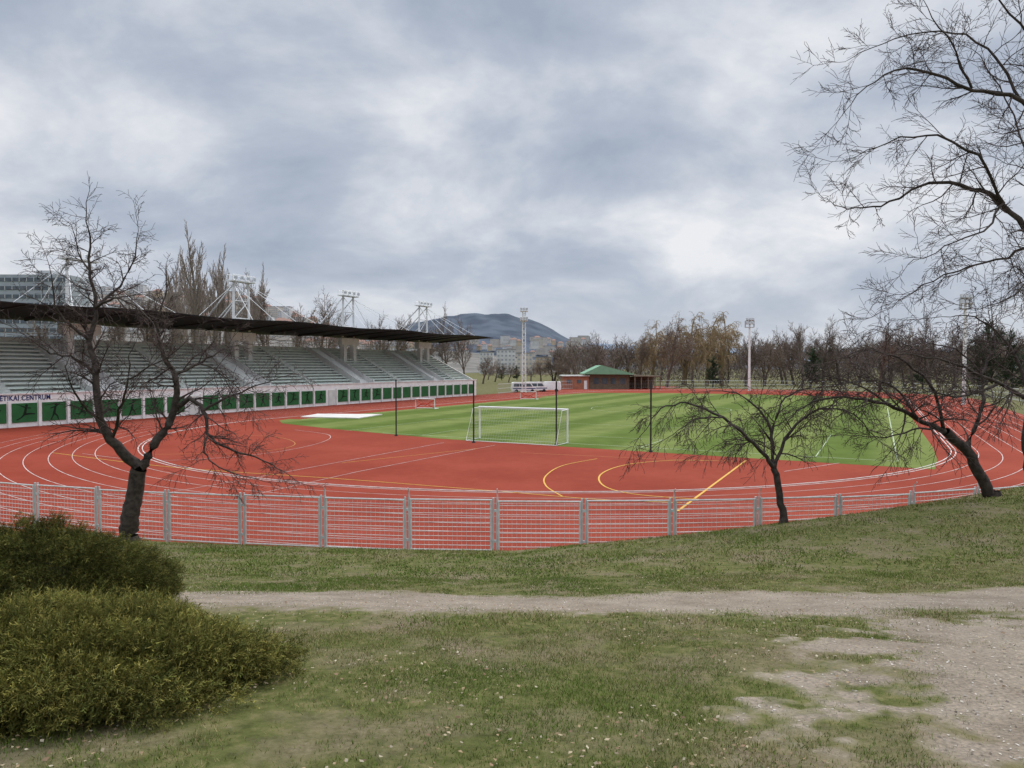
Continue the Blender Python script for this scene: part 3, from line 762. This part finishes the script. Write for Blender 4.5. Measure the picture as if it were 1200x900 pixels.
fg_tree((1167,592),18.6,[
 ([(1168,594),(1152,562),(1135,528),(1108,506)],.16,.12,0),
 ([(1108,506),(1075,490,-.3),(1040,474,-.5),(990,466,-.8),(950,472,-1),(925,492,-1.1)],.08,.01),
 ([(1108,506),(1080,502,.5),(1040,512,.8),(1000,510,1)],.045,.009),
 ([(1135,528),(1150,480,.3),(1150,440,.5),(1120,410,.6),(1080,400,.6)],.07,.009),
 ([(1108,506),(1095,460,-.4),(1062,425,-.7),(1020,410,-.9),(985,420,-1)],.055,.009),
 ([(1040,474,-.5),(1005,450,-.2),(965,440,0)],.04,.009),
 ([(1075,490,-.3),(1055,460,-1),(1020,445,-1.4),(980,452,-1.6)],.04,.009),
 ([(1150,440,.5),(1165,400,.8),(1160,365,1)],.04,.009),
],'leaning bare tree arching low over the bank with crooked trunk',PD,cl=1.25,sp=.24)
fg_tree((1222,606),17,[
 ([(1226,606),(1210,560),(1204,515),(1208,470)],.12,.09,0),
 ([(1208,470),(1172,450,-.4),(1130,432,-.8),(1085,418,-1),(1045,415,-1.2)],.06,.009),
 ([(1208,470),(1194,430,.3),(1175,395,.5),(1140,372,.7),(1105,372,.8)],.055,.009),
 ([(1208,470),(1215,400,.3),(1210,340,.5),(1185,310,.6)],.055,.009),
 ([(1172,450,-.4),(1120,465,-.9),(1080,455,-1.3)],.04,.009),
],'dark bare tree with slim trunk at the edge of the bank',PD,cl=1.2,sp=.28)
fg_tree((1335,640),12,[
 ([(1365,680),(1360,500),(1340,380),(1290,312)],.20,.10,0),
 ([(1290,312),(1215,280,0),(1172,240,.2),(1135,222,.3),(1085,215,.4),(1040,238,.5),(1000,246,.5),(970,238,.5)],.068,.005),
 ([(1340,380),(1300,240,-.3),(1240,160,-.4),(1190,122,-.5),(1135,108,-.6),(1070,85,-.6),(1020,98,-.6),(985,135,-.6)],.068,.005),
 ([(1240,160,-.4),(1220,80,-.6),(1175,20,-.8),(1130,-30,-.9)],.04,.006),
 ([(1215,280,0),(1178,302,.6),(1120,318,1),(1070,340,1.2),(1040,365,1.2)],.032,.005),
 ([(1135,108,-.6),(1105,50,-.8),(1075,5,-1)],.024,.005),
 ([(1172,240,.2),(1140,185,-.2),(1080,160,-.4),(1025,175,-.4),(985,190,-.4)],.032,.004),
 ([(1215,280,0),(1200,200,.6),(1175,120,1),(1135,60,1.2)],.032,.005),
 ([(1290,240,-.3),(1240,60,-.5),(1205,-20,-.5)],.04,.006),
 ([(1190,122,-.5),(1150,60,-.2),(1095,42,0),(1030,55,.1),(985,75,.1)],.026,.004),
 ([(1215,280,0),(1205,320,-.5),(1180,350,-.9),(1140,362,-1.1)],.028,.005),
 ([(1172,240,.2),(1150,270,-.3),(1105,290,-.6),(1060,310,-.8)],.024,.005),
],'large bare tree with long fine overhanging branches above the bank',dict(PF,rmin=.0032,nc=[4,4,5,4],wander=.30,ang=[.6,.7,.65,.65],lr=.6),cl=.78,sp=.22)
# background tree variants
VAR={}
def bg_variant(key,h,P_,r=.35,seed=1,hue=(.05,.036,.028)):
    random.seed(seed)
    T=MB();Cr=MB(); 
    grow(T,Cr,(0,0,0),(0,0,1),h,r,0,P_)
    c=T; o=len(c.v); c.mi=[0]*len(c.f)
    c.v.extend(Cr.v); c.f.extend(tuple(i+o for i in f) for f in Cr.f); c.mi.extend([1]*len(Cr.f))
    tw=mat('twigs_'+key,hue,tuple(q*.65 for q in hue),.4,.9)
    tk=mat('trunk_'+key,tuple(q*.6 for q in hue),tuple(q*.4 for q in hue),.4,.9)
    zs=max(v[2] for v in c.v)
    c.v=[(a/zs,b/zs,d/zs) for a,b,d in c.v]
    VAR[key]=mesh_from('tree_'+key,c,[tk,tw])
PB=dict(max=4,wander=.16,up=[.05,.09,.05,.02,0],nc=[7,6,6,4],ang=[.65,.7,.7,.7],start=[.35,.2,.15,.1],lr=[.95,.6,.6,.6],rr=.5,rmin=.020,tlev=0)
bg_variant('round',5.5,PB,.32,1,(.21,.155,.122)); bg_variant('wide',5,dict(PB,ang=[.8,.75,.75],up=[.05,.05,.03,.0]),.34,2,(.19,.145,.118))
bg_variant('tall',7,dict(PB,ang=[.42,.5,.6],lr=[.8,.52,.55,.6],nc=[8,6,5,4]),.32,3,(.24,.185,.15))
bg_variant('poplar',12,dict(PB,ang=[.30,.32,.4],lr=[.50,.45,.5,.55],nc=[15,6,4,3],start=[.15,.2,.1],up=[.05,.20,.14,.1],rmin=.018,wander=.12),.28,4,(.33,.27,.225))
bg_variant('willow',5,dict(PB,ang=[.75,.7,.6],lr=[.9,.55,.6,.8],up=[.05,.02,-.10,-.35,-.5],nc=[8,7,6,4],rmin=.018),.38,5,(.34,.25,.14))
bg_variant('evergreen',13,dict(PB,ang=[1.2,.7,.7],lr=[.27,.5,.5,.5],nc=[30,8,5,3],start=[.1,.1,.1],rmin=.06,up=[.05,.05,0,0]),.35,6,(.06,.085,.045))
random.seed(21)
KL={'round':'bare brown deciduous tree with rounded crown','wide':'bare broad crowned deciduous tree','tall':'tall bare deciduous tree with upright branches','poplar':'tall narrow bare poplar behind the grandstand','willow':'bare weeping willow with yellowish drooping twigs','evergreen':'dark green conifer among bare trees'}
def bg(key,px,top,D,grp,wz=1.0):
    h=H+(HY-top)*D/F
    o=bpy.data.objects.new('bare_tree' if key!='evergreen' else 'conifer_tree',VAR[key]); COL.objects.link(o)
    o.location=((px-600)/F*D,D,-.05); o.scale=(h*wz,h*wz,h); o.rotation_euler=(0,0,rnd(0,6.28))
    tag(o,KL[key],'tree',grp)
gB='trees behind the grandstand'
for k,px,top,D,w in [('poplar',230,264,125,1.0),('poplar',207,292,128,.9),('poplar',253,280,130,.9),('poplar',288,305,128,.8),('tall',318,318,140,.7),('round',372,332,150,.7),('tall',345,352,160,.7),('round',440,362,190,.7),('tall',462,366,190,.8),('wide',525,352,200,.6),('round',545,366,210,.6),('tall',180,335,130,.7),('round',395,360,160,.6),('tall',150,345,128,.7),('poplar',272,292,132,.8),('tall',60,368,120,.6),('round',505,372,210,.7),('poplar',215,310,135,.8),('poplar',240,290,140,.9)]:
    bg(k,px,top,D,gB,w)
for px,top,D,k in [(566,412,230,'round'),(580,420,260,'wide'),(596,424,250,'round'),(622,424,270,'wide'),(634,418,260,'round'),(648,415,250,'wide'),(660,408,250,'round'),(572,425,300,'wide'),(606,427,290,'evergreen'),(588,428,290,'evergreen')]:
    bg(k,px,top,D,'trees beyond the far bend',1.3)
gR='bare trees beyond the sports field'
tops=[(655,414),(670,404),(690,388),(712,386),(745,390),(765,376),(785,364),(805,362),(825,366),(848,366),(870,380),(895,384),(920,380),(945,374),(962,366),(985,374),(1005,384),(1030,378),(1045,372),(1070,374),(1095,366),(1120,370),(1150,362),(1180,368),(1210,360),(1240,360),(1280,355)]
for px,top in tops:
    k='willow' if 760<px<860 and random.random()<.45 else random.choice(['round','wide','tall','round','wide'])
    D=rnd(190,215) if px<1000 else rnd(150,190)
    bg(k,px+rnd(-4,4),top+rnd(-2,4),D,gR,rnd(.75,1.0))
for i in range(32):
    px=655+i*20+rnd(-6,6); D=rnd(215,280) if px<1000 else rnd(170,260)
    bg(random.choice(['round','wide','round']),px,rnd(384,398),D,gR,rnd(.9,1.1))
for px,top,D in [(950,405,190),(1150,372,140),(1185,385,135),(1082,400,180),(835,415,185)]:
    bg('evergreen',px,top,D,gR,1.1)
r=np.random.default_rng(5); n=60000
pxs=650+r.random(n)*750; D=235+r.random(n)*120; hh=(r.random(n)**.8)*(8+4*fbm(pxs,pxs*0,.02,4,3)*2)
x=(pxs-600)/F*D; z=hh; s=.35+r.random(n)*.5; a=r.random(n)*6.28
v=np.stack([np.stack([x-s*np.cos(a)*.3,D-s*np.sin(a)*.3,z],-1),np.stack([x+s*np.cos(a)*.3,D+s*np.sin(a)*.3,z],-1),np.stack([x+s*np.cos(a*3),D+s*np.sin(a*5),z+s*1.5],-1)],1).reshape(-1,3)
c=np.array([.20,.165,.14])*(.6+.7*r.random((n,1)))
me=np_mesh('far_woodland',v,np.arange(3*n).reshape(-1,3),M['grass'],np.repeat(c,3,axis=0)); o=bpy.data.objects.new('far_woodland',me); COL.objects.link(o); o['kind']='stuff'

# ---------------- hills
def hillmat(name,c1,c2,sc): return mat(name,c1,c2,sc,1.0,8,lo=.38,hi=.62)
def hill(name,D0,D1,prof,m,seed):
    pxs=np.arange(prof[0][0],prof[-1][0]+1,4.0); tt=np.linspace(0,1.4,40)
    ty=np.interp(pxs,[q[0] for q in prof],[q[1] for q in prof])
    V=[]
    for i,px in enumerate(pxs):
        hD=H+(HY-ty[i])*D1/F
        for t in tt:
            D=D0+(D1-D0)*t; 
            s=t if t<=1 else 1-(t-1)*1.2
            h=hD*(s**.9)*(D/D1 if t<1 else 1)+ (fbm(np.array([px*.5]),np.array([t*60]),.12,seed,3)[0]-.5)*hD*.10*s
            V.append(((px-600)/F*D,D,h-2))
    nx=len(pxs);ny=len(tt); idx=np.arange(nx*ny).reshape(nx,ny)
    fa=np.stack([idx[:-1,:-1],idx[1:,:-1],idx[1:,1:],idx[:-1,1:]],-1).reshape(-1,4)
    me=np_mesh(name,np.array(V),fa,m); me.polygons.foreach_set('use_smooth',[True]*len(me.polygons))
    o=bpy.data.objects.new(name,me); COL.objects.link(o); o['kind']='structure'
M['hillA']=hillmat('wooded_hill',(.115,.11,.095),(.20,.185,.165),.03)  # brown-olive woods with some distance haze mixed into the colour
M['hillB']=hillmat('distant_hill',(.045,.060,.085),(.085,.105,.135),.012)  # blue-grey aerial haze painted into the hill colour, no volume
M['hillC']=hillmat('far_ridge',(.22,.28,.36),(.25,.31,.39),.002)  # ridge tint is mostly painted haze
pA=[(-400,346),(0,344),(100,338),(200,340),(300,348),(360,372),(430,394),(520,408),(640,422),(700,430)]
hill('hillside',600,1100,pA,M['hillA'],1)
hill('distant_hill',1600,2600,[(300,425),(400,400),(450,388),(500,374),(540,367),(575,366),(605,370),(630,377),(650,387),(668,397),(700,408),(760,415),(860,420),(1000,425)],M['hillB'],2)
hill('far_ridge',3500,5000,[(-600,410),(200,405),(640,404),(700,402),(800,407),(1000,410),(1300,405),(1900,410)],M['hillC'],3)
def house_mesh(w,d,h,rc,wc,flat=False):
    mb=MB(); mb.cur=0; mb.box(-w/2,w/2,-d/2,d/2,-6,h)
    mb.cur=1
    if flat: mb.box(-w/2-.3,w/2+.3,-d/2-.3,d/2+.3,h,h+.6)
    else: mb.add([(-w/2-.5,-d/2-.5,h),(w/2+.5,-d/2-.5,h),(w/2+.5,d/2+.5,h),(-w/2-.5,d/2+.5,h),(-w/4,0,h+d*.38),(w/4,0,h+d*.38)],[(0,1,5,4),(2,3,4,5),(1,2,5),(3,0,4),(0,3,2,1)])
    mb.cur=2; nf=max(1,int(h/3)); nw=max(2,int(w/3))
    for i in range(nf):
        for j in range(nw):
            x=-w/2+(j+.5)*w/nw; z=i*3+1.0; mb.box(x-.7,x+.7,-d/2-.06,-d/2+.02,z,z+1.5)
    return mesh_from('house',mb,[wc,rc,M['farglass']])
wc1=mat('cream_render',(.56,.51,.44),(.46,.42,.38),.3); wc2=mat('pale_render',(.60,.60,.59),(.5,.5,.5),.3); wc3=mat('ochre_render',(.5,.40,.28),(.42,.34,.25),.3)
rc1=mat('terracotta_roof',(.32,.19,.15),(.27,.17,.14),.5); rc2=mat('grey_roof',(.28,.28,.29),(.22,.22,.23),.5)
HM=[house_mesh(13,10,7,rc1,wc1),house_mesh(16,11,9,rc1,wc2),house_mesh(20,12,13,rc2,wc2,True),house_mesh(11,10,6,rc1,wc3),house_mesh(28,12,16,rc2,wc1,True)]
def hillh(px,D):
    ty=np.interp(px,[q[0] for q in pA],[q[1] for q in pA]); hD=H+(HY-ty)*1100/F; t=(D-600)/500
    return hD*(t**.9)*(D/1100)-2
for i in range(120):
    px=rnd(60,480); D=rnd(820,1075); m=random.choice(HM)
    o=bpy.data.objects.new('house',m); COL.objects.link(o); o.location=((px-600)/F*D,D,hillh(px,D)+1); o.rotation_euler=(0,0,rnd(-.5,.5)); 
    k=HM.index(m); tag(o,['small cream house with terracotta roof on the hillside','pale house with terracotta roof on the hillside','flat roofed pale apartment house on the hillside','small ochre house with terracotta roof on the hillside','cream apartment block on the hillside'][k],'house','houses on the hillside')
for i in range(90):
    px=rnd(520,690); D=rnd(1650,2150); m=random.choice(HM)
    o=bpy.data.objects.new('house',m); COL.objects.link(o)
    o.location=((px-600)/F*D,D,max(H+(HY-rnd(396,416))*D/F-8,4)); o.rotation_euler=(0,0,rnd(-.5,.5)); tag(o,'distant pale house at the foot of the hill','house','houses on the hillside')
def block(px0,px1,top,D,lab,fl,wm,depth=14):
    w=(px1-px0)/F*D; h=H+(HY-top)*D/F; x=((px0+px1)/2-600)/F*D
    e=empty('apartment_block',(x,D,0),lab,'building','apartment blocks beyond the stadium')
    nw=max(3,int(w/2.6)); mb=MB(); mb.box(x-w/2,x+w/2,D,D+depth,-1,h); mb.cur=1
    for i in range(fl):
        for j in range(nw):
            xx=x-w/2+(j+.5)*w/nw; z=(i+.35)*h/fl; mb.box(xx-w/nw*.25,xx+w/nw*.25,D-.05,D+.03,z,z+h/fl*.42)
    obj('wall',mb,[wm,M['farglass']],e)
    mb=MB(); mb.box(x-w/2-.3,x+w/2+.3,D-.3,D+depth+.3,h,h+.5); obj('roof',mb,rc2,e)
block(582,604,410,520,'pale five storey apartment block',6,wc2); block(606,624,414,500,'cream apartment block with rows of windows',5,wc1); block(562,578,413,560,'pale apartment block behind bare trees',5,wc2)
block(628,646,419,480,'low pale apartment block',4,wc3); block(470,520,408,600,'long pale apartment block',5,wc2); block(430,468,406,640,'long pale building with many windows',5,wc1)
D=260; k=D/F; xl=(-90-600)*k; xr=(80-600)*k; zt=H+(HY-322)*k
e=empty('office_building',((xl+xr)/2,D,0),'long grey glass office building with banded storeys','building')
mb=MB(); mb.box(xl,xr,D,D+18,0,zt); obj('facade',mb,mat('grey_cladding',(.34,.38,.41),(.28,.31,.34),.2,.5),e)
for i in range(9):
    z=zt-1.2-i*3.1; mb=MB(); mb.box(xl,xr+.05,D-.12,D-.01,z-1.4,z); mb.cur=1
    for j in range(20): xx=xl+(j+.5)*(xr-xl)/20; mb.box(xx-.12,xx+.12,D-.2,D-.125,z-1.4,z)
    obj('window_band',mb,[M['glass'],M['steel']],e)
mb=MB(); mb.box(xr-14,xr-8,D+4,D+10,zt,zt+2); obj('roof_plant',mb,M['steel'],e)
e=empty('boundary_fence',W(140,-3,0),'pale mesh boundary fence beyond the far bend','fence')
pts=[(78,-45)]+[(U1+46*math.sin(a),VC-46*math.cos(a)) for a in np.linspace(.25,3.0,24)]+[(60,45),(20,46)]
for i in range(len(pts)-1):
    a,b=pts[i],pts[i+1]; mb=MB()
    for z in (.2,1.1,2.0): mb.tube([W(*a,z),W(*b,z)],.04,4)
    n=max(1,int(math.dist(a,b)/.6))
    for j in range(n):
        t=j/n; mb.tube([W(a[0]+(b[0]-a[0])*t,a[1]+(b[1]-a[1])*t,0),W(a[0]+(b[0]-a[0])*t,a[1]+(b[1]-a[1])*t,2.0)],.02,3)
    obj('fence_panel',mb,M['steel'],e)
# ---------------- juniper bushes
def juniper(cx,cy,rx,ry,h,ncl,seed,lab,tint=1.0,yl=2.0):
    r=np.random.default_rng(seed); gz=hz1(cx,cy)
    def surf(th,ph):
        k=.66+.66*fbm(np.cos(th)*1.5*np.cos(ph)+5,np.sin(th)*1.5*np.cos(ph)+ph*1.0+3,1.9,seed,3)
        return np.cos(th)*np.cos(ph)*rx*k,np.sin(th)*np.cos(ph)*ry*k,np.sin(ph)*h*k
    N=ncl; th=r.random(N)*6.283; ph=np.arcsin(r.random(N)**.9)*.98
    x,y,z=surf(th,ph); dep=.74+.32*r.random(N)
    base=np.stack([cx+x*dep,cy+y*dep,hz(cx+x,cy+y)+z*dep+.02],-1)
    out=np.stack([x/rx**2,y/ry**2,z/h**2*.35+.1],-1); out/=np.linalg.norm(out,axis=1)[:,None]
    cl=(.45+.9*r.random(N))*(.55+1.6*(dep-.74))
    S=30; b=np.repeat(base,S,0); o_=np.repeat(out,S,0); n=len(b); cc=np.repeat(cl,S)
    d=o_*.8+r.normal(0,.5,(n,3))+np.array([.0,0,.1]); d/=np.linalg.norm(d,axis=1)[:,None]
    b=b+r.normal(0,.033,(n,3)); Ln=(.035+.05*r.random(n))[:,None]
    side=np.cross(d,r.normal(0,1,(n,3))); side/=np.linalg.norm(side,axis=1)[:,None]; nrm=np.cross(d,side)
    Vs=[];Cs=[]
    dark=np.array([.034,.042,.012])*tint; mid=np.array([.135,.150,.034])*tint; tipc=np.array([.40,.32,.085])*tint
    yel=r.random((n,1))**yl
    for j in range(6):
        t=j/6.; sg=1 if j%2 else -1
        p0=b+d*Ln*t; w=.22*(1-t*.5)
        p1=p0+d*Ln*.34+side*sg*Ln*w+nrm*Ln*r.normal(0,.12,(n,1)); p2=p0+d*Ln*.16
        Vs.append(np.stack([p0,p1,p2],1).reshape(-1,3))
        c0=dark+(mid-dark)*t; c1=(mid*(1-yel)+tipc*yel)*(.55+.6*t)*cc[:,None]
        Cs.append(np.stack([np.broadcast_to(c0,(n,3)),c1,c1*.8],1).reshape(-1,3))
    V=np.concatenate(Vs);Cc=np.concatenate(Cs)
    e=empty('juniper_bush',(cx,cy,gz),lab,'bush')
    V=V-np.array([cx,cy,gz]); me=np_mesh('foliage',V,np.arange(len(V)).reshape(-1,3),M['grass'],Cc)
    f_=bpy.data.objects.new('foliage',me); COL.objects.link(f_); f_.parent=e
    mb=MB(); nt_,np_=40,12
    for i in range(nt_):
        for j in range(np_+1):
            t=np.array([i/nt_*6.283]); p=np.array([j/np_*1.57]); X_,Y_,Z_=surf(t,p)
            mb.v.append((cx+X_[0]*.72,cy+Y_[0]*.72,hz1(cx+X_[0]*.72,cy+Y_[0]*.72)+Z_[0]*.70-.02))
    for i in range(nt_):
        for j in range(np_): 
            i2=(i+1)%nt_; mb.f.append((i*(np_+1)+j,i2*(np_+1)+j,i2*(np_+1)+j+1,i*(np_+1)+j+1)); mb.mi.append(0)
    obj('shade_core',mb,M['core'],e,smooth=True)  # dark inner shell, the bush's interior shade put in as colour
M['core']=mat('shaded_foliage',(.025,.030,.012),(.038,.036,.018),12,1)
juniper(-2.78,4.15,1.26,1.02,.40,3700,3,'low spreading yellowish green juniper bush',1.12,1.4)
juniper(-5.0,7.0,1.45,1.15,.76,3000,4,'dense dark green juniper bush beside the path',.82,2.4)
# ---------------- world
w=bpy.data.worlds.new('World'); scene.world=w; w.use_nodes=True; t=w.node_tree; N=t.nodes.new; L=t.links.new
bgn=t.nodes['Background']
sky=N('ShaderNodeTexSky'); sky.sky_type='NISHITA'; sky.sun_disc=False; EL=math.radians(48); AZ=math.radians(30)
sky.sun_elevation=EL; sky.sun_rotation=AZ
tc=N('ShaderNodeTexCoord'); sp=N('ShaderNodeSeparateXYZ'); L(tc.outputs['Generated'],sp.inputs[0])
def mth(op,a,b=None,c=None):
    m=N('ShaderNodeMath'); m.operation=op
    for i,q in enumerate((a,b,c)):
        if q is None: continue
        if isinstance(q,(int,float)): m.inputs[i].default_value=q
        else: L(q,m.inputs[i])
    return m.outputs[0]
zz=mth('ADD',mth('MAXIMUM',sp.outputs[2],0.0),.38)
cb=N('ShaderNodeCombineXYZ'); L(mth('DIVIDE',sp.outputs[0],zz),cb.inputs[0]); L(mth('DIVIDE',sp.outputs[1],zz),cb.inputs[1]); L(mth('MULTIPLY',sp.outputs[2],1.2),cb.inputs[2])
mp=N('ShaderNodeMapping'); mp.inputs['Location'].default_value=(5.3,2.2,.4); L(cb.outputs[0],mp.inputs[0])
n1=N('ShaderNodeTexNoise'); n1.inputs['Scale'].default_value=1.9; n1.inputs['Detail'].default_value=12; n1.inputs['Roughness'].default_value=.56; n1.inputs['Distortion'].default_value=.2; L(mp.outputs[0],n1.inputs['Vector'])
r=N('ShaderNodeValToRGB'); e=r.color_ramp.elements
e[0].position=.34; e[0].color=(.345,.40,.495,1); e[1].position=.66; e[1].color=(.80,.81,.84,1)
k=e.new(.46); k.color=(.45,.50,.59,1)
k=e.new(.55); k.color=(.60,.635,.70,1)
L(n1.outputs['Fac'],r.inputs['Fac'])
hf=N('ShaderNodeMapRange'); hf.inputs[1].default_value=0; hf.inputs[2].default_value=.16; hf.inputs[3].default_value=.55; hf.inputs[4].default_value=0; L(sp.outputs[2],hf.inputs[0])
mx=N('ShaderNodeMix'); mx.data_type='RGBA'; L(hf.outputs[0],mx.inputs[0]); L(r.outputs['Color'],mx.inputs[6]); mx.inputs[7].default_value=(.55,.59,.66,1)
zb=N('ShaderNodeMapRange'); zb.inputs[1].default_value=.50; zb.inputs[2].default_value=1; zb.inputs[3].default_value=1; zb.inputs[4].default_value=4.2; L(sp.outputs[2],zb.inputs[0])
sc=N('ShaderNodeVectorMath'); sc.operation='SCALE'; L(mx.outputs[2],sc.inputs[0]); L(zb.outputs[0],sc.inputs['Scale'])
b2=N('ShaderNodeBackground'); L(sc.outputs[0],b2.inputs[0]); b2.inputs[1].default_value=1.06
L(sky.outputs[0],bgn.inputs[0]); bgn.inputs[1].default_value=.08
ms=N('ShaderNodeMixShader'); ms.inputs[0].default_value=.96; L(bgn.outputs[0],ms.inputs[1]); L(b2.outputs[0],ms.inputs[2]); L(ms.outputs[0],t.nodes['World Output'].inputs[0])
su=bpy.data.lights.new('sun','SUN'); su.energy=1.5; su.angle=math.radians(28); su.color=(1,.92,.80)
so=bpy.data.objects.new('sun',su); COL.objects.link(so)
sd=Vector((math.sin(AZ)*math.cos(EL),math.cos(AZ)*math.cos(EL),math.sin(EL))); so.rotation_euler=sd.to_track_quat('Z','Y').to_euler()
# ---------------- camera
cd=bpy.data.cameras.new('camera'); cam=bpy.data.objects.new('camera',cd); COL.objects.link(cam)
cam.location=(0,0,H); cam.rotation_euler=(math.radians(90-1.397),0,0); cd.sensor_width=36; cd.lens=36*F/1200; cd.clip_end=20000; cd.clip_start=.05
scene.camera=cam
for o in bpy.data.objects:
    if '_o' in o: del o['_o']
